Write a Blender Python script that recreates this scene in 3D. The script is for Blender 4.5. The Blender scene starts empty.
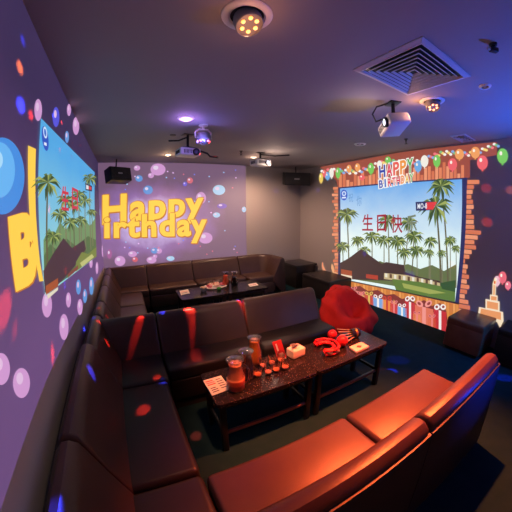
import bpy, bmesh, math, random
from mathutils import Vector, Matrix
random.seed(7)
scene = bpy.context.scene
COL = scene.collection
R = math.radians

# ------------------------------------------------------------------ camera geometry (wide fisheye lens)
CAM = Vector((0, 0, 1.66))
F, YAW, PIT, ROL, K3 = 270.0454, .4704, .1701, -.0097, -.0676
fw = Vector((math.sin(YAW)*math.cos(PIT), math.cos(YAW)*math.cos(PIT), -math.sin(PIT)))
r0 = Vector((math.cos(YAW), -math.sin(YAW), 0)); u0 = r0.cross(fw)
rt = r0*math.cos(ROL)+u0*math.sin(ROL); up = u0*math.cos(ROL)-r0*math.sin(ROL)
def ray(px, py):
    x, y = px-256, py-256
    r = math.hypot(x, y)+1e-9
    th = r/F+K3*(r/256)**3
    s = math.sin(th)/r
    return rt*(x*s)-up*(y*s)+fw*math.cos(th)
# a direction seen in the photograph, met with one of the room's planes
def at_x(px, py, X): d = ray(px, py); return CAM+d*((X-CAM.x)/d.x)
def at_y(px, py, Y): d = ray(px, py); return CAM+d*((Y-CAM.y)/d.y)
def at_z(px, py, Z): d = ray(px, py); return CAM+d*((Z-CAM.z)/d.z)

XL, XR, YB, YR, H = -.46, 3.83, 5.2, -.9, 2.6      # the room

# ------------------------------------------------------------------ materials
def lin(c):
    c /= 255
    return c/12.92 if c <= .04045 else ((c+.055)/1.055)**2.4
def S(r, g, b): return (lin(r), lin(g), lin(b), 1)
MATS = {}
def mat(name, col, rough=.5, metal=0, spec=.5, emit=None, es=0, trans=0, ior=1.45, noise=None, bump=None, coat=0):
    if name in MATS: return MATS[name]
    m = bpy.data.materials.new(name); m.use_nodes = True
    nt = m.node_tree; b = nt.nodes['Principled BSDF']
    b.inputs['Base Color'].default_value = (*col[:3], 1)
    b.inputs['Roughness'].default_value = rough
    b.inputs['Metallic'].default_value = metal
    b.inputs['Specular IOR Level'].default_value = spec
    b.inputs['Transmission Weight'].default_value = trans
    b.inputs['IOR'].default_value = ior
    b.inputs['Coat Weight'].default_value = coat
    if emit:
        b.inputs['Emission Color'].default_value = (*emit[:3], 1)
        b.inputs['Emission Strength'].default_value = es
    if noise or bump:
        tc = nt.nodes.new('ShaderNodeTexCoord')
    if noise:                                       # (scale, second colour)
        n = nt.nodes.new('ShaderNodeTexNoise'); n.inputs['Scale'].default_value = noise[0]; n.inputs['Detail'].default_value = 4
        rp = nt.nodes.new('ShaderNodeValToRGB')
        rp.color_ramp.elements[0].position = .35; rp.color_ramp.elements[1].position = .65
        rp.color_ramp.elements[0].color = (*col[:3], 1); rp.color_ramp.elements[1].color = (*noise[1][:3], 1)
        nt.links.new(tc.outputs['Object'], n.inputs['Vector']); nt.links.new(n.outputs['Fac'], rp.inputs['Fac'])
        nt.links.new(rp.outputs['Color'], b.inputs['Base Color'])
    if bump:                                        # (scale, strength)
        n = nt.nodes.new('ShaderNodeTexNoise'); n.inputs['Scale'].default_value = bump[0]; n.inputs['Detail'].default_value = 3
        bp = nt.nodes.new('ShaderNodeBump'); bp.inputs['Strength'].default_value = bump[1]; bp.inputs['Distance'].default_value = .01
        nt.links.new(tc.outputs['Object'], n.inputs['Vector']); nt.links.new(n.outputs['Fac'], bp.inputs['Height'])
        nt.links.new(bp.outputs['Normal'], b.inputs['Normal'])
    MATS[name] = m
    return m
PIC = 1.0                                           # brightness of the projected pictures
def pic(r, g, b, k=1.0):                            # one colour of a projected picture
    return mat(f'projected_{r}_{g}_{b}_{k}', (.12, .12, .12), rough=.8, spec=.1, emit=S(r, g, b), es=PIC*k)

def granite():
    m = mat('black_speckled_granite', (.012, .011, .011), rough=.15, spec=.25)
    nt = m.node_tree; b = nt.nodes['Principled BSDF']
    tc = nt.nodes.new('ShaderNodeTexCoord'); v = nt.nodes.new('ShaderNodeTexVoronoi'); v.inputs['Scale'].default_value = 85
    rp = nt.nodes.new('ShaderNodeValToRGB')
    rp.color_ramp.elements[0].position = .0; rp.color_ramp.elements[0].color = (.5, .36, .31, 1)
    rp.color_ramp.elements[1].position = .22; rp.color_ramp.elements[1].color = (.012, .009, .009, 1)
    nt.links.new(tc.outputs['Object'], v.inputs['Vector']); nt.links.new(v.outputs['Distance'], rp.inputs['Fac'])
    nt.links.new(rp.outputs['Color'], b.inputs['Base Color'])
    return m
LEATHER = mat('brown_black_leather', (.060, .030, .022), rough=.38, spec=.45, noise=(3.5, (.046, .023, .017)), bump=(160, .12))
DARKLEATHER = mat('shaded_leather', (.020, .013, .012), rough=.40, spec=.35, noise=(3.5, (.016, .011, .010)), bump=(160, .12))  # darker copy of the brown leather; puts the seats' shade into their colour
PLINTH = mat('black_plinth', (.012, .011, .011), rough=.6)
BACKPANEL = mat('black_back_panel', (.018, .018, .02), rough=.5)
CARPET = mat('dark_teal_carpet', (.004, .023, .030), rough=.95, spec=.1, noise=(9, (.007, .028, .036)), bump=(350, .6))
PAINT = mat('wall_paint', (.42, .39, .37), rough=.75, spec=.2, bump=(60, .04))
CEIL = mat('ceiling_paint', (.34, .32, .32), rough=.7, spec=.25, bump=(30, .03))
BLACK = mat('black_plastic', (.012, .012, .013), rough=.4)
DKMETAL = mat('black_metal', (.02, .02, .022), rough=.35, metal=.6)
WHITEP = mat('white_plastic', (.75, .74, .72), rough=.4)
GREYP = mat('grey_plastic', (.22, .22, .24), rough=.45)
CHROME = mat('brushed_metal', (.55, .54, .52), rough=.3, metal=1)
GRANITE = granite()
RED = mat('red_fabric', (.62, .016, .012), rough=.75, spec=.2, noise=(6, (.52, .014, .012)), bump=(90, .25))
REDP = mat('red_plastic', (.62, .012, .014), rough=.35)
WOOD = mat('dark_stained_wood', (.020, .010, .007), rough=.35, noise=(14, (.013, .007, .005)))
def thin_glass():
    m = bpy.data.materials.new('clear_glass'); m.use_nodes = True; nt = m.node_tree; nt.nodes.remove(nt.nodes['Principled BSDF'])
    tr = nt.nodes.new('ShaderNodeBsdfTransparent'); tr.inputs['Color'].default_value = (.90, .90, .90, 1)
    gl = nt.nodes.new('ShaderNodeBsdfGlossy'); gl.inputs['Roughness'].default_value = .08; gl.inputs['Color'].default_value = (.9, .9, .9, 1)
    lw = nt.nodes.new('ShaderNodeLayerWeight'); lw.inputs['Blend'].default_value = .22
    mx = nt.nodes.new('ShaderNodeMixShader'); out = nt.nodes['Material Output']
    nt.links.new(lw.outputs['Facing'], mx.inputs[0]); nt.links.new(tr.outputs[0], mx.inputs[1]); nt.links.new(gl.outputs[0], mx.inputs[2]); nt.links.new(mx.outputs[0], out.inputs[0])
    return m
GLASS = thin_glass()
PAPER = mat('cream_paper', (.75, .66, .52), rough=.8)
BAR = mat('lit_stretcher_wood', (.16, .055, .030), rough=.3)  # reddish light on the long stretchers, put into their wood colour
WHITE = mat('white_paper', (.8, .76, .7), rough=.8)

# ------------------------------------------------------------------ mesh builder
class MB:
    def __init__(s): s.v = []; s.f = []; s.m = []; s.ms = []
    def mi(s, m):
        if m not in s.ms: s.ms.append(m)
        return s.ms.index(m)
    def add(s, vs, fs, m):
        o = len(s.v); s.v += [tuple(v) for v in vs]; i = s.mi(m)
        for f in fs: s.f.append([o+k for k in f]); s.m.append(i)
    def box(s, c, d, m, bev=0, rz=0, mtx=None, seg=3):
        bm = bmesh.new(); bmesh.ops.create_cube(bm, size=1)
        for v in bm.verts: v.co = Vector((v.co.x*d[0], v.co.y*d[1], v.co.z*d[2]))
        if bev: bmesh.ops.bevel(bm, geom=list(bm.edges), offset=bev, segments=seg, profile=.5, affect='EDGES')
        M = Matrix.Translation(Vector(c)) @ (mtx if mtx else Matrix.Rotation(rz, 4, 'Z'))
        bm.verts.index_update()
        s.add([M @ v.co for v in bm.verts], [[v.index for v in f.verts] for f in bm.faces], m); bm.free()
        return s
    def lathe(s, prof, m, c=(0, 0, 0), n=24, mtx=None):
        M = Matrix.Translation(Vector(c)) @ (mtx or Matrix())
        vs = []; fs = []
        for (r, z) in prof:
            for k in range(n):
                a = 2*math.pi*k/n; vs.append(M @ Vector((max(r, 1e-5)*math.cos(a), max(r, 1e-5)*math.sin(a), z)))
        for i in range(len(prof)-1):
            for k in range(n):
                k2 = (k+1) % n; fs.append([i*n+k, i*n+k2, (i+1)*n+k2, (i+1)*n+k])
        if prof[0][0] > 1e-4: fs.append([k for k in range(n)][::-1])
        if prof[-1][0] > 1e-4: fs.append([(len(prof)-1)*n+k for k in range(n)])
        s.add(vs, fs, m); return s
    def tube(s, pts, r, m, n=8):
        pts = [Vector(p) for p in pts]; vs = []; fs = []
        for i, p in enumerate(pts):
            t = (pts[min(i+1, len(pts)-1)]-pts[max(i-1, 0)]).normalized()
            a = t.orthogonal().normalized() if i == 0 else (a-t*a.dot(t)).normalized()
            b = t.cross(a)
            rr = r[i] if isinstance(r, (list, tuple)) else r
            for k in range(n):
                q = 2*math.pi*k/n; vs.append(p+a*(rr*math.cos(q))+b*(rr*math.sin(q)))
        for i in range(len(pts)-1):
            for k in range(n):
                k2 = (k+1) % n; fs.append([i*n+k, i*n+k2, (i+1)*n+k2, (i+1)*n+k])
        fs.append(list(range(n))[::-1]); fs.append([(len(pts)-1)*n+k for k in range(n)])
        s.add(vs, fs, m); return s
    def sweep(s, path, prof, m):                    # path: (x, y, inward nx, ny, scale)
        cy = sum(p[0] for p in prof)/len(prof); cz = sum(p[1] for p in prof)/len(prof)
        vs = []; fs = []; n = len(prof)
        for (x, y, nx, ny, sc) in path:
            for (d, z) in prof:
                dd = cy+(d-cy)*sc; zz = cz+(z-cz)*sc
                vs.append((x+nx*dd, y+ny*dd, zz))
        for i in range(len(path)-1):
            for k in range(n):
                k2 = (k+1) % n; fs.append([i*n+k, i*n+k2, (i+1)*n+k2, (i+1)*n+k])
        fs.append(list(range(n))[::-1]); fs.append([(len(path)-1)*n+k for k in range(n)])
        s.add(vs, fs, m); return s
    def poly(s, pts, m): s.add(pts, [list(range(len(pts)))], m); return s
    def sphere(s, c, r, m, sc=(1, 1, 1), nu=16, nv=10, mtx=None):
        prof = [(math.sin(math.pi*i/nv), -math.cos(math.pi*i/nv)) for i in range(nv+1)]
        M = (mtx or Matrix()) @ Matrix.Diagonal((r*sc[0], r*sc[1], r*sc[2], 1))
        return s.lathe(prof, m, c, nu, M)
    def build(s, name, parent=None, smooth=35, loc=None):
        me = bpy.data.meshes.new(name)
        vs = s.v
        off = Vector(loc) if loc is not None else (Vector(parent['_o']) if parent is not None and '_o' in parent else Vector())
        me.from_pydata([Vector(v)-off for v in vs], [], s.f)
        for m in s.ms: me.materials.append(m)
        me.polygons.foreach_set('material_index', s.m)
        bm = bmesh.new(); bm.from_mesh(me); bmesh.ops.recalc_face_normals(bm, faces=bm.faces); bm.to_mesh(me); bm.free()
        if smooth:
            me.polygons.foreach_set('use_smooth', [True]*len(me.polygons))
            me.set_sharp_from_angle(angle=R(smooth))
        o = bpy.data.objects.new(name, me); COL.objects.link(o)
        if parent is not None:
            o.parent = parent
            if '_o' in parent: o['_o'] = parent['_o']
        elif loc is not None:
            o.location = loc; o['_o'] = tuple(loc)
        else: o['_o'] = (0, 0, 0)
        return o
def tag(o, label, cat, group=None, kind=None):
    o['label'] = label; o['category'] = cat
    if group: o['group'] = group
    if kind: o['kind'] = kind
    return o
def thing(name, loc, label, cat, group=None):
    o = bpy.data.objects.new(name, None); COL.objects.link(o); o.location = loc; o['_o'] = tuple(loc)
    o.empty_display_size = .1
    return tag(o, label, cat, group)
def struct(name, mb, smooth=0):
    o = mb.build(name, smooth=smooth); o['kind'] = 'structure'; return o

# ------------------------------------------------------------------ the room
W = .12
struct('floor', MB().box(((XL+XR)/2, (YR+YB)/2, -W/2), (XR-XL+2*W, YB-YR+2*W, W), CARPET))
struct('ceiling', MB().box(((XL+XR)/2, (YR+YB)/2, H+W/2), (XR-XL+2*W, YB-YR+2*W, W), CEIL))
struct('wall_left', MB().box((XL-W/2, (YR+YB)/2, H/2), (W, YB-YR+2*W, H), PAINT))
struct('wall_right', MB().box((XR+W/2, (YR+YB)/2, H/2), (W, YB-YR+2*W, H), PAINT))
struct('wall_back', MB().box(((XL+XR)/2, YB+W/2, H/2), (XR-XL, W, H), PAINT))
struct('wall_front', MB().box(((XL+XR)/2, YR-W/2, H/2), (XR-XL, W, H), PAINT))

# ------------------------------------------------------------------ sofas
SH = .75
BP = [(.0, .03), (.0, .1), (.035, .69), (.045, .725), (.07, .748), (.10, .75), (.13, .735), (.15, .70), (.27, .43), (.30, .33), (.30, .28), (.06, .03)]
def endpath(p0, p1, n):                             # straight sweep with soft ends
    p0 = Vector(p0); p1 = Vector(p1); d = (p1-p0); L = d.length; d.normalize()
    out = []
    for t, sc in ((.002, .90), (.006, .95), (.016, .985), (.03, 1), (L-.03, 1), (L-.016, .985), (L-.006, .95), (L-.002, .90)):
        q = p0+d*t; out.append((q.x, q.y, n[0], n[1], sc))
    return out
def tall(prof, h): return [(d, z if z < .45 else .43+(z-.43)*(h-.43)/(SH-.43)) for d, z in prof]
def sofa(label, backs, seat, group, panel=True, hs=None, seatm=None):
    seatm = seatm or LEATHER
    """backs: list of sweep paths; seat: (x0, x1, y0, y1)"""
    x0, x1, y0, y1 = seat
    t = thing('sofa_section', ((x0+x1)/2, (y0+y1)/2, 0), label, 'sofa', group)
    MB().box(((x0+x1)/2, (y0+y1)/2, .05), (x1-x0-.06, y1-y0-.06, .10), PLINTH).build('plinth', t)
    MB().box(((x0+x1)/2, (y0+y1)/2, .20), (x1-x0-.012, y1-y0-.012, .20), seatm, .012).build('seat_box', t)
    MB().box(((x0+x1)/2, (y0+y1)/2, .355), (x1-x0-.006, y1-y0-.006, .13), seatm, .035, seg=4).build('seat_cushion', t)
    for bi, b in enumerate(backs):
        hh = (hs or [SH]*3)[bi]; pt = hh-.06
        MB().sweep(b, tall(BP, hh), LEATHER).build('backrest', t)
        if panel and len(b) == 8:
            a, c = b[0], b[-1]
            nx, ny = a[2], a[3]
            ex, ey = (c[0]-a[0]), (c[1]-a[1])
            pv = [(a[0]-nx*.004, a[1]-ny*.004, .02), (c[0]-nx*.004, c[1]-ny*.004, .02), (c[0]+nx*.024, c[1]+ny*.024, pt), (a[0]+nx*.024, a[1]+ny*.024, pt),
                  (a[0]+nx*.03, a[1]+ny*.03, .02), (c[0]+nx*.03, c[1]+ny*.03, .02), (c[0]+nx*.06, c[1]+ny*.06, pt), (a[0]+nx*.06, a[1]+ny*.06, pt)]
            m = MB(); m.add(pv, [[0, 1, 2, 3], [4, 5, 6, 7], [0, 1, 5, 4], [3, 2, 6, 7], [0, 3, 7, 4], [1, 2, 6, 5]], BACKPANEL)
            m.build('back_panel', t, 0)
    return t
gf, gb = 'sofa sections of the near booth', 'sofa sections of the back booth'
FY0, FY1 = .345, .93                                # front sofa
sofa('orange-lit sofa section with its back to the viewer, nearer the left corner, facing the jugs',
     [endpath((.172, FY0), (1.078, FY0), (0, 1))], (.172, 1.078, FY0+.19, FY1), gf)
sofa('orange-lit sofa section at the open right end of the sofa nearest the viewer',
     [endpath((1.082, FY0), (2.04, FY0), (0, 1))], (1.082, 2.02, FY0+.19, FY1), gf)
LX = XL+.012
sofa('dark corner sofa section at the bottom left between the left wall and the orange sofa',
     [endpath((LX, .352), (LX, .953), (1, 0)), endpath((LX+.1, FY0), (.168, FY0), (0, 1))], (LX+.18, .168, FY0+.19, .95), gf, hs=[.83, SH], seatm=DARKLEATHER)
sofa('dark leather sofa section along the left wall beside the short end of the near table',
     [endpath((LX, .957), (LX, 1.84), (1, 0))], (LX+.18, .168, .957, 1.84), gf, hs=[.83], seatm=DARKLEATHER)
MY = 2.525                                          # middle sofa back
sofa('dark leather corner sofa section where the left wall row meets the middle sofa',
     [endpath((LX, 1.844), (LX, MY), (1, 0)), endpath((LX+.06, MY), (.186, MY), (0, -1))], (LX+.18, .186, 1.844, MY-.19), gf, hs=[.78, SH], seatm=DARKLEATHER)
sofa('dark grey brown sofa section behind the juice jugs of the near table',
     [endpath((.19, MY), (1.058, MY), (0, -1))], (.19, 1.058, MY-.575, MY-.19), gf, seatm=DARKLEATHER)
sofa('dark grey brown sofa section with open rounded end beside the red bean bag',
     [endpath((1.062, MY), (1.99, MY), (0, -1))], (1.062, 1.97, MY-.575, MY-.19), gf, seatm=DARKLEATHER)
sofa('brown sofa section on the left wall just behind the middle sofa, nearest of three',
     [endpath((LX, 2.60), (LX, 3.03), (1, 0))], (LX+.18, .168, 2.60, 3.03), gb)
sofa('brown sofa section on the left wall, second of three behind the middle sofa',
     [endpath((LX, 3.034), (LX, 3.72), (1, 0))], (LX+.18, .168, 3.034, 3.72), gb)
sofa('brown sofa section on the left wall, last before the back corner section',
     [endpath((LX, 3.724), (LX, 4.37), (1, 0))], (LX+.18, .168, 3.724, 4.37), gb)
BY = 5.0
sofa('brown corner sofa section below the left end of the projected birthday lettering',
     [endpath((LX, 4.374), (LX, BY), (1, 0)), endpath((LX+.06, BY), (.288, BY), (0, -1))], (LX+.18, .288, 4.43, BY-.19), gb)
sofa('brown sofa section against the back wall behind the paper card on the back table',
     [endpath((.292, BY), (1.128, BY), (0, -1))], (.292, 1.128, BY-.575, BY-.19), gb)
sofa('brown sofa section against the back wall behind the two small jugs',
     [endpath((1.132, BY), (2.058, BY), (0, -1))], (1.132, 2.058, BY-.575, BY-.19), gb)
cp = [(2.064, BY, 0, -1, .90), (2.07, BY, 0, -1, .97), (2.09, BY, 0, -1, 1), (2.48, BY, 0, -1, 1)]
for k in range(1, 10):
    a = R(90-10*k); cp.append((2.48+.37*math.cos(a), BY-.37+.37*math.sin(a), -math.cos(a), -math.sin(a), 1))
cp += [(2.85, BY-.37, -1, 0, 1), (2.85, 4.33, -1, 0, 1), (2.85, 4.31, -1, 0, .97), (2.85, 4.302, -1, 0, .90)]
sofa('brown curved end section of the back sofa turning the corner beside the dark side table', [cp], (2.064, 2.62, 4.31, BY-.22), gb, False)

# ------------------------------------------------------------------ tables
def table(x0, x1, y0, y1, z, label, group):
    t = thing('coffee_table', ((x0+x1)/2, (y0+y1)/2, 0), label, 'table', group)
    bm = MB(); r = .035; pts = []
    for cx, cy, a0 in ((x1-r, y1-r, 0), (x0+r, y1-r, 90), (x0+r, y0+r, 180), (x1-r, y0+r, 270)):
        for k in range(6): a = R(a0+18*k); pts.append((cx+r*math.cos(a), cy+r*math.sin(a)))
    n = len(pts); lay = ((z-.032, .0), (z-.029, .003), (z-.003, .003), (z, 0))
    mx, my = (x0+x1)/2, (y0+y1)/2; vs = []; fs = []
    for zz, gr in lay:
        for (x, y) in pts: vs.append((x+gr*(1 if x > mx else -1), y+gr*(1 if y > my else -1), zz))
    for i in range(3):
        for k in range(n): fs.append([i*n+k, i*n+(k+1) % n, (i+1)*n+(k+1) % n, (i+1)*n+k])
    fs += [list(range(n))[::-1], [3*n+k for k in range(n)]]
    bm.add(vs, fs, GRANITE); bm.build('table_top', t)
    e = .035
    MB().box((mx, y0+e+.01, z-.055), (x1-x0-.1, .022, .045), WOOD, .003).box((mx, y1-e-.01, z-.055), (x1-x0-.1, .022, .045), WOOD, .003)\
        .box((x0+e+.01, my, z-.055), (.022, y1-y0-.1, .045), WOOD, .003).box((x1-e-.01, my, z-.055), (.022, y1-y0-.1, .045), WOOD, .003).build('apron', t)
    for sx in (x0+e+.01, x1-e-.01):
        for sy in (y0+e+.01, y1-e-.01):
            MB().box((sx, sy, (z-.033)/2), (.042, .042, z-.033), WOOD, .004).build('leg', t)
    for sy in (y0+e+.01, y1-e-.01):
        MB().box((mx, sy, .17), (x1-x0-.1, .02, .028), BAR, .004).build('stretcher', t)
    for sx in (x0+e+.01, x1-e-.01):
        MB().box((sx, my, .17), (.02, y1-y0-.1, .028), WOOD, .004).build('stretcher', t)
    return t
TZ = .47
table(.40, 1.195, 1.34, 1.735, TZ, 'black speckled low table of the near booth holding the jugs and shot glasses', 'low tables')
table(1.203, 2.045, 1.34, 1.735, TZ, 'black speckled low table near the red bean bag holding the tambourine', 'low tables')
table(.655, 1.325, 3.52, 4.05, TZ, 'low table in the back booth with paper card and snacks', 'low tables')
table(1.333, 2.0, 3.52, 4.05, TZ, 'low table in the back booth, bare but for one card, lit brown', 'low tables')

# ------------------------------------------------------------------ cubes, side table, bean bag
def ottoman(x0, x1, y0, y1, h, label, m):
    t = thing('ottoman', ((x0+x1)/2, (y0+y1)/2, 0), label, 'ottoman', 'cube seats by the right wall')
    c = ((x0+x1)/2, (y0+y1)/2)
    MB().box((*c, .02), (x1-x0-.06, y1-y0-.06, .04), PLINTH).build('plinth', t)
    MB().box((*c, (h-.05)/2+.02), (x1-x0, y1-y0, h-.09), m, .012).build('body', t)
    MB().box((*c, h-.045), (x1-x0+.006, y1-y0+.006, .09), m, .022, seg=4).build('seat_cushion', t)
    return t
OTT = mat('dark_brown_vinyl', (.17, .07, .045), rough=.3, noise=(5, (.12, .05, .03)), bump=(150, .08))
OTB = mat('black_vinyl', (.014, .011, .011), rough=.4, bump=(150, .08))
ottoman(3.33, 3.80, .87, 1.34, .42, 'dark brown cube seat below the projected birthday cake', OTT)
ottoman(3.42, 3.81, .25, .74, .44, 'black cube seat cut by the right edge of the picture', OTB)
ottoman(3.2, 3.78, 3.45, 4.25, .40, 'black bench seat between the bean bag and the dark side table', OTB)
t = thing('side_table', (3.5, 4.8, 0), 'dark square side table in the back right corner', 'table')
SIDEM = mat('dark_grey_laminate', (.03, .028, .027), rough=.3)
MB().box((3.5, 4.8, .485), (.56, .62, .035), SIDEM, .005).build('table_top', t)
MB().box((3.5, 4.8, .235), (.50, .56, .465), OTB, .006).build('cabinet_body', t)

def beanbag():
    c = Vector((2.58, 2.36, 0)); nu, nv = 72, 44; vs = []; fs = []
    rng = random.Random(3)
    dent = Vector((-.07, -.13, .47))
    for i in range(nv+1):
        v = i/nv; ph = math.pi*v
        for k in range(nu):
            a = 2*math.pi*k/nu
            rr = math.sin(ph)**.8
            z = -math.cos(ph)
            x = rr*math.cos(a)*.375; y = rr*math.sin(a)*.375
            zz = .30+z*.30
            if zz < .25: f = 1.03+.05*(1-zz/.25)
            else: f = 1.03-.40*((zz-.25)/.35)**1.7
            x *= f; y *= f
            # the far side stands up as a backrest
            if zz > .2: zz += .10*(zz-.2)/.4*(y+.1)/.3; y += .10*((zz-.2)/.4)**2
            p = Vector((x, y, zz))
            d = (p-dent).length
            p += Vector((.10, .22, -.30)).normalized()*(-.0) 
            g = math.exp(-(d/.15)**2); lip = math.exp(-((d-.23)/.075)**2)
            p += Vector((.30, .38, -.87))*(.23*g)+Vector((-.25, -.3, .6))*(.035*lip)
            # folds running out of the hollow
            fold = math.sin(9*math.atan2(p.z-.42, p.x+.06)+3*p.y)*.010+math.sin(5*a+2.2*z*3)*.007
            n = Vector((x, y, (zz-.3)*.8)); n = n.normalized() if n.length > 1e-6 else Vector((0, 0, 1))
            p += n*fold*min(1, 2.2*math.sin(ph))
            p.z = max(p.z, .004)
            vs.append(c+p)
    for i in range(nv):
        for k in range(nu):
            fs.append([i*nu+k, i*nu+(k+1) % nu, (i+1)*nu+(k+1) % nu, (i+1)*nu+k])
    t = thing('bean_bag', c, 'red bean bag chair slumped on the carpet behind the near table', 'bean bag')
    m = MB(); m.add(vs, fs, RED); m.build('body', t, 80)
    sm = MB()
    for a0 in (20, 80, 140, 200, 260, 320):
        k = int(a0/360*nu); sm.tube([vs[i*nu+k]+(vs[i*nu+k]-c-Vector((0, 0, .28))).normalized()*.001 for i in range(8, nv-3)], .0035, RED, 6)
    sm.build('seam_piping', t)
beanbag()

# ------------------------------------------------------------------ things on the tables
JUICE_O = mat('orange_juice', (.90, .30, .05), rough=.2)
JUICE_R = mat('red_punch', (.85, .13, .05), rough=.2)
COLA = mat('dark_cola', (.012, .005, .004), rough=.1)
ICE = mat('ice', (.9, .55, .42), rough=.25)
PEACH = mat('peach_fizz', (.95, .34, .16), rough=.3)
def pitcher(x, y, z, juice, label, h=.225, level=.75, r=.056, ang=0, ice=True, group='juice jugs on the near table', top=None):
    t = thing('pitcher', (x, y, z), label, 'pitcher', group)
    out = [(r*.92, .0), (r*1.02, h*.06), (r*1.08, h*.22), (r*.98, h*.45), (r*.80, h*.68), (r*.74, h*.80), (r*.86, h*.95), (r*.92, h)]
    inn = [(q-.004, zz) for q, zz in out[::-1][:-1]]+[(r*.88, .008)]
    MB().lathe(out+inn, GLASS, (x, y, z), 28).build('glass_body', t, 60)
    lv = h*level
    jp = [(0, .009)]+[(q-.0045, max(zz, .010)) for q, zz in out if zz < lv]
    a = max(q for q in out if q[1] < lv); b = [q for q in out if q[1] >= lv][0]; a = [q for q in out if q[1] < lv][-1]
    f = (lv-a[1])/(b[1]-a[1]); jp += [(a[0]+(b[0]-a[0])*f-.0045, lv), (0, lv)]
    if top:                                         # a paler layer floats on the drink
        zl = h*top[1]; lo = [p for p in jp if p[1] < zl]; hi = [p for p in jp if p[1] >= zl]; rm = lo[-1][0]
        MB().lathe([(0, zl), (rm, zl)]+hi, top[0], (x, y, z), 28).build('pale_layer', t, 60); jp = lo+[(rm, zl-.0005), (0, zl-.0005)]
    liq = MB().lathe(jp, juice, (x, y, z), 28).build('drink', t, 60)
    if ice:
        for k in range(4):
            q = 1.57*k+.4
            MB().box((x+r*.33*math.cos(q), y+r*.33*math.sin(q), z+lv+.004), (.024, .024, .022), ICE, .003, rz=q*1.7).build('ice_cube', liq)
    ca, sa = math.cos(ang), math.sin(ang)
    pts = []
    for rr, zz in ((r*.80, h*.88), (r*1.25, h*.90), (r*1.62, h*.78), (r*1.70, h*.58), (r*1.5, h*.38), (r*1.02, h*.28)):
        pts.append((x+ca*rr, y+sa*rr, z+zz))
    MB().tube(pts, .0065, GLASS, 8).build('handle', t, 80)
    MB().lathe([(r*.02, h*.985), (r*.95, h*.985), (r*.97, h*1.005), (r*.9, h*1.015)][1:], GLASS, (x, y, z), 28).build('rim', t)
    return t
pitcher(.578, 1.455, TZ, JUICE_R, 'glass jug of red punch, nearest jug on the near table', h=.235, r=.062, level=.86, ang=-.9, top=(PEACH, .40))
pitcher(.700, 1.545, TZ, COLA, 'glass jug of dark cola between the red and orange jugs', h=.225, level=.78, ang=2.0, ice=False)
pitcher(.838, 1.69, TZ, JUICE_O, 'glass jug of orange juice, farthest jug on the near table', h=.235, level=.88, ang=.5)
BT = TZ
pitcher(1.46, 3.95, BT, JUICE_R, 'small glass jug of pink juice on the back table', h=.22, r=.055, ang=2.8, ice=False, group='jugs on the back table')
pitcher(1.59, 3.90, BT, COLA, 'dark cola jug with pale foam at the far side of the back table', h=.22, r=.055, level=.6, ang=.2, ice=False, group='jugs on the back table')

LIQ = mat('amber_shot', (.80, .26, .12), rough=.15)
def shot(p, label, x=None):
    x, y = p; t = thing('shot_glass', (x, y, TZ), label, 'shot glass', 'shot glasses on the near table')
    out = [(.025, 0), (.0265, .004), (.027, .014), (.033, .088)]
    MB().lathe(out+[(.0315, .088), (.0245, .016)], GLASS, (x, y, TZ), 20).build('glass_body', t, 50)
    MB().lathe([(0, .0165), (.0240, .0165), (.0256, .025), (0, .025)], LIQ, (x, y, TZ), 20).build('drink', t, 50)
front = [(258, 375.5), (268.3, 373), (276.3, 370.5), (285.2, 368)]
nm = ['first', 'second', 'third', 'fourth']
for i, (px, py) in enumerate(front):
    p = at_z(px, py, TZ+.01); shot((p.x, p.y), f'{nm[i]} shot glass from the cola jug in the front row of four')
back = [(263, 366.5), (272, 363.5), (281, 361)]
for i, (px, py) in enumerate(back):
    p = at_z(px, py, TZ+.01); shot((p.x, p.y), f'{nm[i]} shot glass from the cola jug in the back row of three')

def flat_card(cs, z, m, name, label, cat, marks, th=.004, group=None):
    """cs: four (x, y) corners; marks: (u0, v0, u1, v1, material)"""
    def P(u, v):
        a = Vector(cs[0]).lerp(Vector(cs[1]), u); b = Vector(cs[3]).lerp(Vector(cs[2]), u); return a.lerp(b, v)
    c = P(.5, .5); t = thing(name, (c.x, c.y, z), label, cat, group)
    vs = [(*P(u, v), z+.0005) for u, v in ((0, 0), (1, 0), (1, 1), (0, 1))]+[(*P(u, v), z+th) for u, v in ((0, 0), (1, 0), (1, 1), (0, 1))]
    b = MB(); b.add(vs, [[0, 1, 2, 3], [4, 5, 6, 7], [0, 1, 5, 4], [1, 2, 6, 5], [2, 3, 7, 6], [3, 0, 4, 7]], m); b.build('card', t, 0)
    if marks:
        k = MB()
        for (u0_, v0, u1, v1, mm) in marks:
            k.poly([(*P(u0_, v0), z+th+.0006), (*P(u1, v0), z+th+.0006), (*P(u1, v1), z+th+.0006), (*P(u0_, v1), z+th+.0006)], mm)
        k.build('print', t, 0)
    return t
INK = mat('dark_ink', (.05, .03, .03), rough=.8); RINK = mat('red_ink', (.6, .03, .03), rough=.8); PINK = mat('pink_ink', (.75, .18, .2), rough=.8)
q = [at_z(*p, TZ) for p in ((203, 381), (221, 376), (231, 389), (212, 396))]
flat_card([(p.x, p.y) for p in (q[3], q[2], q[1], q[0])], TZ, PAPER, 'menu_card', 'cream printed card lying flat on the near table beside the red punch jug', 'card',
          [(.08, .58, .5, .64, RINK), (.08, .7, .5, .76, PINK), (.08, .82, .45, .88, RINK), (.12, .12, .46, .17, INK), (.12, .24, .46, .29, INK), (.12, .36, .40, .41, INK),
           (.6, .2, .92, .25, INK), (.6, .35, .92, .4, INK), (.6, .5, .92, .55, INK), (.6, .65, .92, .7, INK), (.6, .8, .85, .85, INK)])
q = [at_z(*p, TZ) for p in ((349, 348.5), (361, 343.5), (369, 348), (356, 353.5))]
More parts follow.
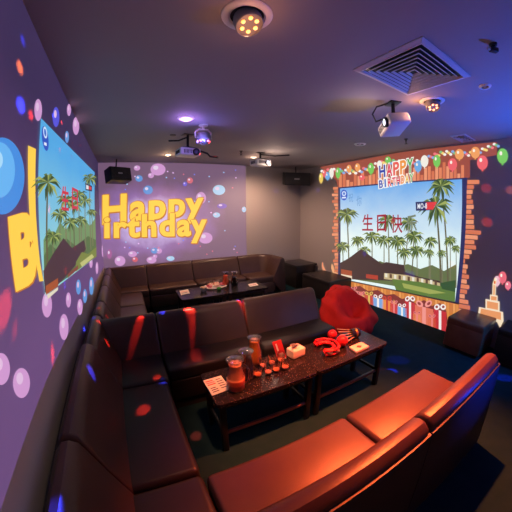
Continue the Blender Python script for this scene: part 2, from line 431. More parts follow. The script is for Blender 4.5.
t = flat_card([(p.x, p.y) for p in (q[3], q[2], q[1], q[0])], TZ, PAPER, 'napkin_pack', 'small cream packet with red emblem at the front edge of the near table', 'packet',
              [], th=.018)
c = (q[0]+q[1]+q[2]+q[3])/4
MB().lathe([(0, 0), (.020, 0), (.020, .0008), (0, .0008)], RINK, (c.x, c.y, TZ+.0182), 20).box((c.x, c.y, TZ+.0195), (.06, .006, .0008), RINK).build('emblem', t, 0)
for pp, lab in ((((179.5, 291), (188, 289.5), (190, 293.5), (181, 295.3)), 'cream card lying flat at the left end of the back table'),
                (((248, 284.4), (256, 283), (258.5, 285.3), (250, 286.8)), 'cream card lying flat on the bare right part of the back table')):
    q = [at_z(*p, BT) for p in pp]
    flat_card([(p.x, p.y) for p in (q[3], q[2], q[1], q[0])], BT, PAPER, 'menu_card', lab, 'card', [(.1, .55, .9, .65, PINK), (.1, .3, .8, .4, INK)])

# standing red table card
t = thing('table_card', (1.06, 1.655, TZ), 'red stand-up card on the near table behind the shot glasses', 'card')
M = Matrix.Rotation(R(-22), 4, 'Z') @ Matrix.Rotation(R(-17), 4, 'Y')
RC = mat('red_card', (.65, .03, .035), rough=.4)
MB().box((1.045, 1.655, TZ+.085), (.075, .006, .175), RC, .002, mtx=M).build('card', t)
MB().box(Vector((1.045, 1.655, TZ+.085))+M.to_3x3() @ Vector((.004, -.0038, -.05)), (.034, .001, .04), PAPER, mtx=M).box(Vector((1.045, 1.655, TZ+.085))+M.to_3x3() @ Vector((-.012, -.0038, .03)), (.012, .001, .07), WHITE, mtx=M).build('print', t, 0)
MB().box((1.07, 1.66, TZ+.006), (.07, .05, .011), mat('clear_acrylic', (.5, .5, .5), rough=.1), .003, rz=R(-22)).build('card_foot', t)

# tissue box
t = thing('tissue_box', (1.195, 1.635, TZ), 'cream tissue box with a tissue pulled up, middle of the near table', 'tissue box')
BOXM = mat('cream_card_box', (.78, .56, .40), rough=.6)
MB().box((1.195, 1.635, TZ+.038), (.135, .095, .075), BOXM, .010, rz=.12).build('box', t)
tm = MB(); vs = []; fs = []
for i in range(6):
    for k in range(8):
        u = k/7-.5; w = (.038+.020*i/5)*u*1.2; yy = .010*math.sin(6*u+i*.8)-.006*i
        vs.append((1.178+w-.004*i, 1.64+yy, TZ+.0765+.011*i-.010*abs(u)*i/5))
for i in range(5):
    for k in range(7): fs.append([i*8+k, i*8+k+1, (i+1)*8+k+1, (i+1)*8+k])
tm.add(vs, fs, WHITE); o = tm.build('tissue', t, 80)
sm = o.modifiers.new('thickness', 'SOLIDIFY'); sm.thickness = .002

# tambourine
tc = Vector((1.47, 1.575, TZ)); t = thing('tambourine', tc, 'red half-moon tambourine with metal jingles on the near table', 'tambourine')
def arc(c, r, a0, a1, z, n=22, sq=1.0): return [(c.x+r*math.cos(R(a0+(a1-a0)*i/n)), c.y+sq*r*math.sin(R(a0+(a1-a0)*i/n)), z) for i in range(n+1)]
MB().tube(arc(tc, .112, -130, 110, TZ+.050, 26), .0115, REDP, 10).tube(arc(tc, .112, -130, 110, TZ+.013, 26), .0115, REDP, 10).build('frame', t, 80)
MB().tube(arc(tc, .072, -140, 120, TZ+.034, 22), .016, REDP, 10).tube([arc(tc, .112, -130, 110, TZ+.03)[0], arc(tc, .072, -140, 120, TZ+.03)[0]], .014, REDP).tube([arc(tc, .112, -130, 110, TZ+.03)[-1], arc(tc, .072, -140, 120, TZ+.03)[-1]], .014, REDP).build('grip', t, 80)
for a in (-110, -72, -34, 4, 42, 80):
    x, y = tc.x+.112*math.cos(R(a)), tc.y+.112*math.sin(R(a))
    MB().lathe([(.0, .026), (.025, .0275), (.025, .029), (0, .031)], CHROME, (x, y, TZ), 16).lathe([(.0, .032), (.025, .0335), (.025, .035), (0, .037)], CHROME, (x, y, TZ), 16).build('jingle', t)
# maracas
for (px, py, hx, hy, lab) in ((332.3, 334.5, .08, .10, 'red maraca with round head, the farther of two behind the tambourine'), (342, 341.5, .11, .08, 'red maraca with round head, the nearer and larger of two beside the tambourine')):
    p = at_z(px, py, TZ+.045); rad = .046 if py < 340 else .052
    t = thing('maraca', (p.x, p.y, TZ), lab, 'maraca', 'maracas on the near table')
    MB().sphere((p.x, p.y, TZ+rad), rad, REDP, (1.05, 1, 1), 20, 14).build('head', t, 80)
    d = Vector((hx, hy, 0)).normalized()
    MB().tube([(p.x+d.x*rad*.9, p.y+d.y*rad*.9, TZ+rad*.8), (p.x+d.x*.08, p.y+d.y*.08, TZ+.030), (p.x+d.x*.105, p.y+d.y*.105, TZ+.018)], [.010, .011, .013], REDP, 8).build('handle', t, 80)
# cup with sticks
cp_ = Vector((1.86, 1.60, TZ)); t = thing('dice_cup', cp_, 'black cup lying on its side at the right end of the near table', 'cup')
Mc = Matrix.Rotation(R(165), 4, 'Z') @ Matrix.Rotation(R(90), 4, 'Y')
MB().lathe([(.040, 0), (.044, .01), (.045, .085), (.047, .09), (.042, .09), (.040, .012), (.0, .012)], BLACK, cp_+Vector((.045, -.01, .047)), 24, Mc).build('cup_body', t)
MB().lathe([(.0462, .03), (.0475, .034), (.0475, .046), (.0462, .05)], mat('gold_band', (.5, .25, .06), rough=.35, metal=.8), cp_+Vector((.045, -.01, .047)), 24, Mc).build('band', t)
STICK = mat('tan_wood', (.72, .45, .25), rough=.6)
e0 = cp_+Vector((.0, 0, .047))
for i, (ax, az) in enumerate(((146, .045), (159, .036), (172, .024), (186, .010), (200, -.004))):
    d = Vector((math.cos(R(ax)), math.sin(R(ax)), 0))
    a = cp_+Vector((.004, .020-.010*i, .068-.010*i)); b = cp_+d*.175+Vector((0, 0, .035+az*1.2))
    m = MB().tube([a, b], .0045, STICK, 6); o = m.build('wooden_stick', None, 60, loc=a)
    tag(o, 'thin tan wooden stick fanning out of the black cup', 'stick', 'wooden sticks in the black cup')
    if i in (0, 2): MB().tube([a+(b-a)*.05, a+(b-a)*.22], .006, REDP, 6).build('red_tip', o)

# snacks on the back table
fc = at_z(215, 287, BT); t = thing('fruit_platter', (fc.x, fc.y, BT), 'oval platter heaped with red and pink fruit on the back table', 'platter')
MB().lathe([(.10, .001), (.17, .012), (.175, .016), (.165, .016), (.09, .007), (0, .007)], WHITEP, (fc.x, fc.y, BT), 28, Matrix.Diagonal((1.15, .8, 1, 1))).build('platter_plate', t)
rng = random.Random(5)
fr = [mat('watermelon', (.72, .06, .07), rough=.35), mat('melon_pale', (.8, .5, .35), rough=.4), mat('pink_fruit', (.8, .2, .22), rough=.35)]
for i in range(26):
    a = rng.uniform(0, 6.28); rr = rng.uniform(0, 1)**.6
    x, y = fc.x+.14*rr*math.cos(a), fc.y+.09*rr*math.sin(a)
    m = rng.choice(fr)
    o = MB().box((x, y, BT+.033+.028*(1-rr)), (.045, .03, .03), m, .006, mtx=Matrix.Rotation(rng.uniform(0, 6), 4, 'Z') @ Matrix.Rotation(rng.uniform(-.5, .5), 4, 'X')).build('fruit_piece', None, 60, loc=(x, y, BT+.02))
    tag(o, 'small red or pink piece of fruit heaped on the oval back table platter', 'fruit', 'fruit on the oval platter')
p = at_z(219, 290, BT); o = MB().sphere((p.x, p.y, BT+.025), .03, mat('green_leafy', (.05, .30, .04), rough=.5), (1.3, .8, .8)).build('lime', None, 80, loc=(p.x, p.y, BT)); tag(o, 'green lime lying in front of the fruit platter', 'fruit')
p = at_z(203.5, 291, BT); t = thing('snack_bowl', (p.x, p.y, BT), 'glass snack bowl at the left of the fruit platter', 'bowl')
MB().lathe([(.03, .0), (.045, .02), (.055, .06), (.052, .06), (.042, .022), (0, .01)], mat('milky_glass', (.6, .55, .5), rough=.15, trans=.4), (p.x, p.y, BT), 24).build('bowl_body', t)
MB().sphere((p.x, p.y, BT+.05), .046, mat('pale_snack', (.75, .6, .45), rough=.7, noise=(60, (.55, .25, .15))), (1, 1, .55), 16, 10).build('snack_heap', t, 80)['kind'] = 'stuff'
for i, (px, py) in enumerate(((208.5, 286), (214, 285))):
    p = at_z(px, py, BT); t = thing('tumbler', (p.x, p.y, BT), ['glass tumbler behind the snack bowl on the back table', 'glass tumbler behind the fruit platter nearer the pink jug'][i], 'glass', 'tumblers on the back table')
    MB().lathe([(.026, 0), (.028, .005), (.033, .09), (.031, .09), (.026, .008)], GLASS, (p.x, p.y, BT), 20).build('glass_body', t, 50)
    MB().lathe([(0, .01), (.0255, .01), (.0275, .035), (0, .035)], LIQ, (p.x, p.y, BT), 20).build('drink', t, 50)

# ------------------------------------------------------------------ ceiling fittings
def led(r, g, b, k): return mat(f'led_{r}_{g}_{b}_{k}', (.8, .8, .8), emit=S(r, g, b), es=k)
def aim(frm, to): return (Vector(to)-Vector(frm)).to_track_quat('-Z', 'Y').to_matrix().to_4x4()
def lamp(kind, name, loc, to, power, col, size=60, blend=.5, radius=.03, parent=None):
    l = bpy.data.lights.new(name, kind); l.energy = power; l.color = col[:3]
    if kind == 'SPOT': l.spot_size = R(size); l.spot_blend = blend; l.shadow_soft_size = radius
    elif kind == 'POINT': l.shadow_soft_size = radius
    elif kind == 'AREA': l.shape = 'DISK'; l.size = radius*2
    o = bpy.data.objects.new(name, l); COL.objects.link(o)
    o.matrix_world = Matrix.Translation(Vector(loc)) @ (aim(loc, to) if to is not None else Matrix())
    return o
WARM = (1.0, .33, .11)
def gimbal(px, py, to, label, r=.095, head=.055):
    c = at_z(px, py, H); c.z = H
    t = thing('ceiling_spotlight', c, label, 'ceiling light', 'tilting ceiling spotlights')
    MB().lathe([(r*.66, 0), (r*.66, -.006), (r*.72, -.012), (r*.92, -.010), (r, -.003), (r, 0)], WHITEP, c, 36).build('trim_ring', t, 40)
    MB().lathe([(0, -.0015), (r*.66, -.0015), (r*.66, -.0005), (0, -.0005)], BLACK, c, 28).build('recess', t)
    hc = c+Vector((0, 0, -.020)); Mh = aim(hc, to)
    hd = MB().lathe([(head*.6, .028), (head*.92, .018), (head, .0), (head, -.045), (head*.93, -.05), (head*.9, -.042), (0, -.042)], GREYP, hc, 28, Mh).build('lamp_head', t, 40)
    for k in range(6):
        a = k*math.pi/3
        MB().sphere(hc+Mh.to_3x3() @ Vector((head*.55*math.cos(a), head*.55*math.sin(a), -.045)), .0105, led(255, 150, 50, 3.0), (1, 1, .6), 10, 6, Mh).build('led', hd, 80)
    return hc, Mh
h1, m1 = gimbal(247, 16, (.75, .25, .5), 'lit ceiling spotlight with ring of six orange lights at the top edge of the picture', r=.122, head=.068)
h2, m2 = gimbal(432, 101, (1.75, .45, .5), 'lit orange ceiling spotlight below the large square air vent', r=.105, head=.060)
TRIM = mat('white_trim', (.9, .89, .87), rough=.35)
def downlight(px, py, label, rad, m, lit):
    c = at_z(px, py, H); c.z = H
    t = thing('downlight', c, label, 'ceiling light', 'round recessed downlights')
    MB().lathe([(rad*.62, -.001), (rad*.64, -.012), (rad*.8, -.014), (rad, -.003), (rad, 0)], TRIM, c, 32).build('trim_ring', t, 40)
    if lit: MB().sphere(c+Vector((0, 0, -.006)), rad*.5, m, (1, 1, .6), 20, 10).build('bulb', t, 80)
    else: MB().lathe([(0, -.004), (rad*.64, -.004), (rad*.64, -.001), (0, -.001)], m, c, 24).lathe([(0, -.010), (rad*.24, -.009), (rad*.24, -.004)], CHROME, c, 16).build('recess', t)
    return c
d1 = downlight(186, 118, 'glowing violet round downlight above the projectors', .085, led(215, 165, 255, 3), True)
d2 = downlight(360, 144, 'unlit white round downlight near the right wall', .085, BLACK, False)
d3 = downlight(485, 86, 'small unlit round downlight in the blue lit ceiling', .045, BLACK, False)
d4 = downlight(168, 154.5, 'small lit warm downlight left of the blue lit projector', .055, led(255, 225, 185, 8), True)
d5 = downlight(253.5, 157, 'small lit warm downlight beside the white projector', .055, led(255, 200, 160, 3), True)
c = at_z(173, 135, H); o = MB().lathe([(0, -.006), (.035, -.006), (.04, -.001), (.04, 0)], BLACK, (c.x, c.y, H), 20).build('ceiling_speaker_hole', None, 40, loc=(c.x, c.y, H)); tag(o, 'small dark round ceiling cap behind the violet downlight', 'ceiling cap')
def sprinkler(px, py, label, s=1, dx=.0):
    c = at_z(px, py, H); c.z = H
    t = thing('sprinkler', c, label, 'sprinkler', 'ceiling sprinklers')
    MB().lathe([(.028*s, 0), (.026*s, -.006), (.010*s, -.010), (.009*s, -.03*s)], DKMETAL, c, 16).build('base', t)
    MB().tube([c+Vector((-.009*s, 0, -.028*s)), c+Vector((-.016*s, 0, -.045*s)), c+Vector((0, 0, -.062*s))], .0035*s, DKMETAL).tube([c+Vector((.009*s, 0, -.028*s)), c+Vector((.016*s, 0, -.045*s)), c+Vector((0, 0, -.062*s))], .0035*s, DKMETAL).build('yoke_arm', t)
    MB().lathe([(0, -.060*s), (.022*s, -.063*s), (.022*s, -.067*s), (0, -.068*s)], DKMETAL, c, 16).build('deflector', t)
sprinkler(406, 139, 'small black sprinkler between the unlit downlight and the small vent')
sprinkler(241, 151, 'small black sprinkler near the white projector')
c = at_z(493, 44, H); c.z = H; t = thing('ceiling_camera', c, 'small black camera fitting on the blue lit ceiling at upper right', 'camera')
MB().lathe([(.022, 0), (.02, -.012), (.007, -.014), (.007, -.03)], BLACK, c, 16).build('base', t)
MB().box(c+Vector((0, 0, -.035)), (.05, .028, .026), BLACK, .005, rz=-.5).build('housing', t)
MB().lathe([(.010, 0), (.010, .012), (0, .013)], CHROME, c+Vector((-.026, .012, -.035)), 14, Matrix.Rotation(R(-30), 4, 'Z') @ Matrix.Rotation(R(-90), 4, 'Y')).build('lens', t)

# vents
def vent(cx, cy, sx, sy, n, label, fr=.035, dp=.011):
    t = thing('air_vent', (cx, cy, H), label, 'air vent', 'ceiling air vents')
    VM = mat('vent_enamel', (.6, .59, .58), rough=.45)
    def ring(mb, a, z0, b, z1, th):                 # a slanted square ring, outer half size a at z0, inner b at z1
        for (ax, ay) in ((1, 0), (0, 1), (-1, 0), (0, -1)):
            def P(u, v, z):
                if ax: return (cx+ax*u*sx, cy+v*sy, z)
                return (cx+v*sx, cy+ay*u*sy, z)
            vs = [P(a, -a, z0), P(a, a, z0), P(b, b, z1), P(b, -b, z1)]
            vs += [(x, y, z+th) for x, y, z in vs]
            mb.add(vs, [[0, 1, 2, 3], [4, 5, 6, 7], [0, 1, 5, 4], [2, 3, 7, 6], [0, 3, 7, 4], [1, 2, 6, 5]], VM)
    f = MB(); ring(f, .5, H-.004, .5-fr/max(sx, sy), H-.014, .004); f.build('frame', t, 0)
    lv = MB(); a0 = .5-fr/max(sx, sy)-.005
    for k in range(n):
        a = a0*(1-k/n); ring(lv, a, H-.004-dp, a-a0/n*.25, H-.004, .0016); ring(lv, a+.004, H-.0045-dp, a-.006, H-.0045-dp, .002)
    lv.build('louvers', t, 0)
    bk = MB(); bk.box((cx, cy, H-.001), (sx*.9, sy*.9, .001), BLACK); bk.build('dark_duct', t, 0)
vent(1.655, .955, .63, .51, 7, 'large square louvred air vent in the blue lit ceiling')
vent(3.56, 1.40, .38, .19, 4, 'small rectangular air vent close to the right wall', .018, .010)

# projectors
def projector(c, face, label, body, size=(.30, .24, .10), pole=True, dz=0, tilt=0, lensm=None, arm=None, roll=0):
    c = Vector(c); t = thing('projector', (c.x, c.y, H), label, 'projector', 'ceiling projectors')
    Mr = Matrix.Rotation(face, 4, 'Z') @ Matrix.Rotation(tilt, 4, 'X') @ Matrix.Rotation(roll, 4, 'Y')
    w = lambda x, y, z: c+Mr.to_3x3() @ Vector((x, y, z))
    sx, sy, sz = size
    bd = MB().box(c, size, body, .018, mtx=Mr).build('body', t)
    MB().box(w(0, 0, sz/2+.003), (sx*.8, sy*.75, .006), GREYP, .002, mtx=Mr).build('top_plate', bd)
    Ml = Mr @ Matrix.Rotation(R(-90), 4, 'X')
    MB().lathe([(.042, -.01), (.042, .022), (.034, .026), (.032, .012), (0, .010)], DKMETAL, w(-sx*.24, sy/2, -.005), 24, Ml).build('lens_barrel', t)
    MB().sphere(w(-sx*.24, sy/2+.012, -.005), .031, lensm or mat('lens_glass', (.1, .1, .15), rough=.05, coat=1), (1, .35, 1), 18, 10, Mr).build('lens', t, 80)
    g = MB()
    for i in range(7): g.box(w(sx*.12+.02*(i-3)*.9, sy/2+.001, -.002), (.008, .003, sz*.5), BLACK, mtx=Mr)
    g.build('front_grille', bd, 0)
    g = MB()
    for i in range(8): g.box(w(sx/2+.001, sy*.08*(i-3.5), 0), (.003, .009, sz*.45), BLACK, mtx=Mr)
    g.build('side_vent', bd, 0)
    if pole:
        top = c+Vector((0, 0, sz/2)); 
        MB().tube([(c.x, c.y, c.z+sz/2+.004), (c.x, c.y, H-.006)], .016, DKMETAL, 12).build('mount_pole', t)
        MB().box((c.x, c.y, H-.004), (.13, .10, .008), DKMETAL, .002, rz=face).build('mount_plate', t)
        br = MB()
        for s in (-1, 1):
            for q in (-1, 1): br.tube([(c.x, c.y, c.z+sz/2+.03), w(s*sx*.33, q*sy*.3, sz/2+.006)], .007, DKMETAL, 6)
        br.build('bracket', t)
    if arm:
        MB().tube([Vector((c.x, c.y, H-.03)), Vector((c.x, c.y, H-.03))+Vector(arm)*.5+Vector((0, 0, -.02)), Vector((c.x, c.y, H-.03))+Vector(arm)], .010, DKMETAL, 8).build('cable', t)
    return t
GLOWL = mat('lit_projector_lens', (.1, .1, .1), emit=S(235, 235, 255), es=2.5)
pj = projector((2.04, 1.40, 2.405), R(62), 'white projector hanging below the large air vent with cable loop', WHITEP, (.25, .20, .10), lensm=GLOWL, roll=R(16), tilt=R(-8))
MB().tube([(1.99, 1.42, H-.01), (1.90, 1.47, H-.05), (1.84, 1.47, H-.13), (1.87, 1.46, H-.19), (1.93, 1.45, 2.44)], .007, BLACK, 8).build('cable', pj, 80)
projector((2.10, 3.94, 2.43), R(185), 'pearl white projector near the back wall between sprinkler and black loudspeaker', WHITEP, (.28, .22, .10), lensm=GLOWL, arm=(.5, -.1, .02))
pb = projector((.755, 3.28, 2.375), R(190), 'boxy projector lit blue below the violet downlight', WHITEP, (.26, .20, .09), arm=(-.25, -.12, -.09))
MB().tube([(.9, 3.25, 2.40), (.98, 3.2, 2.36), (1.02, 3.22, 2.33), (1.10, 3.15, 2.31)], .012, BLACK, 8).build('cable', pb, 80)

# disco lamp
DL = Vector((.83, 2.86, 2.455))
t = thing('disco_light', (DL.x, DL.y, H), 'purple lit disco effect lamp hanging behind the violet downlight', 'party light')
MB().lathe([(.05, 0), (.05, -.012), (.014, -.014), (.014, -.05)], WHITEP, (DL.x, DL.y, H), 20).build('base', t)
MB().tube([DL+Vector((.085, 0, .0)), DL+Vector((.09, 0, .06)), DL+Vector((.05, 0, .095)), DL+Vector((-.05, 0, .095)), DL+Vector((-.09, 0, .06)), DL+Vector((-.085, 0, 0))], .010, WHITEP, 8).build('yoke', t)
bd = MB().lathe([(.03, .065), (.07, .05), (.088, .01), (.085, -.02), (.07, -.03)], GREYP, DL, 24).build('housing', t)
dome = MB().sphere(DL+Vector((0, 0, -.018)), .074, mat('disco_dome', (.25, .25, .3), rough=.08, metal=.3, coat=1), (1, 1, .8), 20, 12).build('dome', t, 80)
for k in range(10):
    a = k*2*math.pi/10+.2; cm = [(255, 60, 40), (70, 90, 255), (255, 120, 220)][k % 3]
    MB().sphere(DL+Vector((.066*math.cos(a), .066*math.sin(a), -.042)), .011, led(*cm, 3), (1, 1, 1), 8, 6).build('lens', dome, 80)

# loudspeakers
def speaker(c, w_, d_, h_, rz, tilt, label, top):
    c = Vector(c); t = thing('loudspeaker', c, label, 'loudspeaker', 'wall loudspeakers')
    Mr = Matrix.Rotation(rz, 4, 'Z') @ Matrix.Rotation(tilt, 4, 'X')
    w = lambda x, y, z: c+Mr.to_3x3() @ Vector((x, y, z))
    MB().box(c, (w_, d_, h_), BLACK, .012, mtx=Mr).build('cabinet', t)
    GR = mat('speaker_grille', (.02, .02, .022), rough=.7, bump=(300, .8))
    gr = MB().box(w(0, -d_/2-.006, 0), (w_*.94, .012, h_*.90), GR, .005, mtx=Mr).build('grille', t)
    MB().box(w(-.02, -d_/2-.0125, .0), (w_*.20, .002, h_*.10), mat('speaker_badge', (.35, .35, .35), rough=.4), mtx=Mr).build('badge', gr, 0)
    MB().tube([w(0, d_*.2, h_/2), (w(0, d_*.2, h_/2)+Vector((0, 0, .03))), (w(0, d_*.2, 0).x, w(0, d_*.2, 0).y, top)], .012, DKMETAL, 8).build('bracket', t)
speaker((-.10, 4.90, 2.315), .40, .22, .235, R(30), R(-12), 'black loudspeaker hung in the back left corner above the lettering', H)
speaker((3.44, 4.82, 2.33), .56, .24, .27, R(-20), R(8), 'black loudspeaker hung in the back right corner', H)

# ------------------------------------------------------------------ projected pictures
class Wall:
    """draws on one wall; layer n lies n millimetres above the wall paint"""
    def __init__(s, axis): s.a = axis
    def P(s, px, py, n=1):
        e = .001*n
        if s.a == 'L': return at_x(px, py, XL+e)
        if s.a == 'R': return at_x(px, py, XR-e)
        return at_y(px, py, YB-e)
    def poly(s, mb, pts, m, n): mb.poly([s.P(x, y, n) for x, y in pts], m)
    def oval(s, mb, cx, cy, rx, ry, m, n, tilt=0, k=28):
        c, q = math.cos(tilt), math.sin(tilt)
        s.poly(mb, [(cx+rx*math.cos(2*math.pi*i/k)*c-ry*math.sin(2*math.pi*i/k)*q, cy+rx*math.cos(2*math.pi*i/k)*q+ry*math.sin(2*math.pi*i/k)*c) for i in range(k)], m, n)
    def text(s, mb, body, quad, m, n, fat=.0):
        """lettering stretched over the four corners (top left, top right, bottom right, bottom left)"""
        cu = bpy.data.curves.new('lettering', 'FONT'); cu.body = body; cu.size = 1; cu.offset = fat; cu.space_character = 1+fat*3.2; cu.resolution_u = 4
        o = bpy.data.objects.new('lettering', cu); COL.objects.link(o)
        dg = bpy.context.evaluated_depsgraph_get(); me = bpy.data.meshes.new_from_object(o.evaluated_get(dg))
        xs = [v.co.x for v in me.vertices]; ys = [v.co.y for v in me.vertices]
        x0, x1, y0, y1 = min(xs), max(xs), min(ys), max(ys)
        A, B, C, D = [s.P(x, y, n) for x, y in quad]
        vs = []
        for v in me.vertices:
            a, b = (v.co.x-x0)/(x1-x0), (v.co.y-y0)/(y1-y0)
            vs.append(D.lerp(C, a).lerp(A.lerp(B, a), b))
        mb.add(vs, [list(p.vertices) for p in me.polygons], m)
        bpy.data.objects.remove(o); bpy.data.curves.remove(cu); bpy.data.meshes.remove(me)

def grad_pic(name, c_top, c_bot, z0, z1, noise=0):  # picture colour running from one shade at the bottom to another at the top
    m = mat(name, (.14, .14, .14), rough=.8, spec=.1, emit=c_top, es=PIC); nt = m.node_tree; b = nt.nodes['Principled BSDF']
    tc = nt.nodes.new('ShaderNodeTexCoord'); sp = nt.nodes.new('ShaderNodeSeparateXYZ'); mr = nt.nodes.new('ShaderNodeMapRange')
    mr.inputs['From Min'].default_value = z0; mr.inputs['From Max'].default_value = z1
    rp = nt.nodes.new('ShaderNodeValToRGB'); rp.color_ramp.elements[0].color = c_bot; rp.color_ramp.elements[1].color = c_top
    nt.links.new(tc.outputs['Object'], sp.inputs[0]); nt.links.new(sp.outputs['Z'], mr.inputs['Value'])
    if noise:
        nz = nt.nodes.new('ShaderNodeTexNoise'); nz.inputs['Scale'].default_value = 3; nz.inputs['Detail'].default_value = 5
        ad = nt.nodes.new('ShaderNodeMath'); ad.operation = 'MULTIPLY_ADD'; ad.inputs[1].default_value = noise; ad.inputs[2].default_value = -noise/2
        a2 = nt.nodes.new('ShaderNodeMath'); a2.operation = 'ADD'
        nt.links.new(tc.outputs['Object'], nz.inputs['Vector']); nt.links.new(nz.outputs['Fac'], ad.inputs[0])
        nt.links.new(mr.outputs['Result'], a2.inputs[0]); nt.links.new(ad.outputs[0], a2.inputs[1]); nt.links.new(a2.outputs[0], rp.inputs['Fac'])
    else: nt.links.new(mr.outputs['Result'], rp.inputs['Fac'])
    nt.links.new(rp.outputs['Color'], b.inputs['Emission Color'])
    return m

def palm(w, mb, cx, cy, r, base, n, lean=0, rng=random.Random(1), dark=False, bright=1.0):
    tk = pic(120, 118, 88) if not dark else pic(96, 92, 62)
    g1, g2, g3 = (pic(52, 78, 40), pic(98, 120, 58), pic(160, 172, 92))
    tw = max(.5, r*.06)
    bx = cx+lean
    w.poly(mb, [(cx-tw*.7, cy), (cx+tw*.7, cy), (bx+tw, base), (bx-tw, base)], tk, n)
    k = 24
    for i in range(k):
        a = 2*math.pi*i/k+rng.uniform(-.2, .2); L = r*rng.uniform(.75, 1.2)
        dx, dy = math.cos(a), math.sin(a)
        if dy < -.5: L *= .75
        mid = (cx+dx*L*.55, cy+dy*L*.5-r*.10); tip = (cx+dx*L*.95, cy+dy*L*.85+r*.22)
        nx, ny = -dy*r*.095, dx*r*.095
        w.poly(mb, [(cx, cy), (mid[0]+nx, mid[1]+ny), tip, (mid[0]-nx, mid[1]-ny)], (g1, g2, g1, g3, g2)[i % 5], n+1+.2*(i % 4))

# --- back wall: HAPPY BIRTHDAY lettering
B = Wall('B')
t = thing('projected_picture', at_y(180, 260, YB), 'projected mauve picture with big yellow birthday lettering and balloons on the back wall', 'projection')
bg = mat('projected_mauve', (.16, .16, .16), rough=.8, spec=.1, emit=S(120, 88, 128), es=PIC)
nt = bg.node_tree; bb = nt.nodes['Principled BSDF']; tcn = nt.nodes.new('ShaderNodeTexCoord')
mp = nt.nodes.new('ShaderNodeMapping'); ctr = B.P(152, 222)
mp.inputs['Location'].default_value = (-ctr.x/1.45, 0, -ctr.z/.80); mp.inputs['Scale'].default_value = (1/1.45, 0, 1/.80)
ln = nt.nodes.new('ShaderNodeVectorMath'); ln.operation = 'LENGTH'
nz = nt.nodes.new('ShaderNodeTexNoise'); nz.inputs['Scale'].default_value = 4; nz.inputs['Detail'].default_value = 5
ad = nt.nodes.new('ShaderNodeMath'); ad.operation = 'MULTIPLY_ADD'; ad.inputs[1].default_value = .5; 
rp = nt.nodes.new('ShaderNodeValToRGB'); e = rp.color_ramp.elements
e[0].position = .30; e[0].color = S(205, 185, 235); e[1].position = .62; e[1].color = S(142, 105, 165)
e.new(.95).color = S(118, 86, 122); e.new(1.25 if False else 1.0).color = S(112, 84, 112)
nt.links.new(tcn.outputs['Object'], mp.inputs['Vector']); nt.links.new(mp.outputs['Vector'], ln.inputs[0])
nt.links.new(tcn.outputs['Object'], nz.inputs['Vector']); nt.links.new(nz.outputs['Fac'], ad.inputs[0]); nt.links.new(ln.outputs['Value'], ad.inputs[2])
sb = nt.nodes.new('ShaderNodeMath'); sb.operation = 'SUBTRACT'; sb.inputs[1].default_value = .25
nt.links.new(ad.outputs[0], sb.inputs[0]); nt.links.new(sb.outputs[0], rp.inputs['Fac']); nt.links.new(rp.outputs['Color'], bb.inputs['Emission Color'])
def world_part(mb, name, parent):                   # picture parts keep world coordinates for their shading
    o = mb.build(name, None, 0); o.parent = parent; o.matrix_parent_inverse = Matrix.Translation(Vector(parent['_o'])).inverted(); del o['_o']; o['_o'] = (0, 0, 0)
    return o
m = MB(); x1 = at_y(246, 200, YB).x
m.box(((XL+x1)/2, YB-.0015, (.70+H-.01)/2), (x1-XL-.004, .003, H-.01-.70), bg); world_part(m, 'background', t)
YEL, YELD = pic(245, 200, 70, 1.1), pic(196, 118, 34)
def letters(w, parent, txt, quad, fat=.035, dn=0):
    m = MB()
    for k, (ox, oy) in enumerate(((1.1, 1.2), (-.8, 0), (.6, -.7), (-.5, .8))): w.text(m, txt, [(x+ox, y+oy) for x, y in quad], YELD, 9+dn+.2*k, fat)
    w.text(m, txt, quad, YEL, 11+dn, fat); world_part(m, 'lettering', parent)
letters(B, t, 'Happy', ((102.5, 195), (204, 190), (203, 222), (102.5, 234)), .035)
letters(B, t, 'irthday', ((104, 216), (207, 212), (207, 243), (104, 245)), .035, 3)
PB, BB, LB = pic(205, 150, 205), pic(95, 150, 215), pic(165, 205, 235)
for (x, y, rx, ry, mm) in ((158, 169.5, 7.5, 6, PB), (137, 168, 3.2, 2.6, PB), (151, 175.5, 3, 2.6, PB), (139, 178.5, 3.6, 3.2, BB), (148, 190, 4.8, 4.4, BB), (219, 190, 6.2, 5, LB),
                           (201, 198, 5, 6, PB), (216.5, 215, 3.6, 2.6, LB), (205.5, 238, 7, 5.6, PB), (120, 261, 5.4, 5, PB), (132.5, 254, 4.4, 3, PB), (151.5, 260, 5, 3.4, PB), (154.5, 250.7, 3.6, 2.9, BB),
                           (159, 251, 3, 2.7, PB), (170.5, 258.5, 4, 2.4, LB), (155, 256.5, 2.3, 1.9, PB), (244, 209.5, 2.2, 2.8, LB), (135, 259.5, 2.9, 2.5, pic(205, 95, 110)), (190, 180.5, 3, 3, pic(210, 105, 120)), (185, 184, 2.2, 2.2, pic(115, 100, 215)), (222, 206, 5, 2.6, pic(118, 90, 190)), (153, 219.5, 3.6, 3, pic(70, 95, 215)), (109.5, 254, 2.4, 4.8, pic(165, 95, 150))):
    m = MB(); B.oval(m, x, y, rx, ry, mm, 7); B.oval(m, x-rx*.3, y-ry*.3, rx*.35, ry*.35, pic(235, 215, 240, .9), 8); world_part(m, 'balloon', t)
m = MB(); rr_ = random.Random(9)
for i in range(46):
    x, y = rr_.uniform(118, 240), rr_.choice((rr_.uniform(170, 192), rr_.uniform(240, 255), rr_.uniform(200, 250)))
    B.oval(m, x, y, .8, .7, rr_.choice((pic(235, 200, 245), pic(225, 120, 140), pic(120, 130, 230), pic(160, 200, 240))), 6, k=8)
world_part(m, 'sparkles', t)['kind'] = 'stuff'

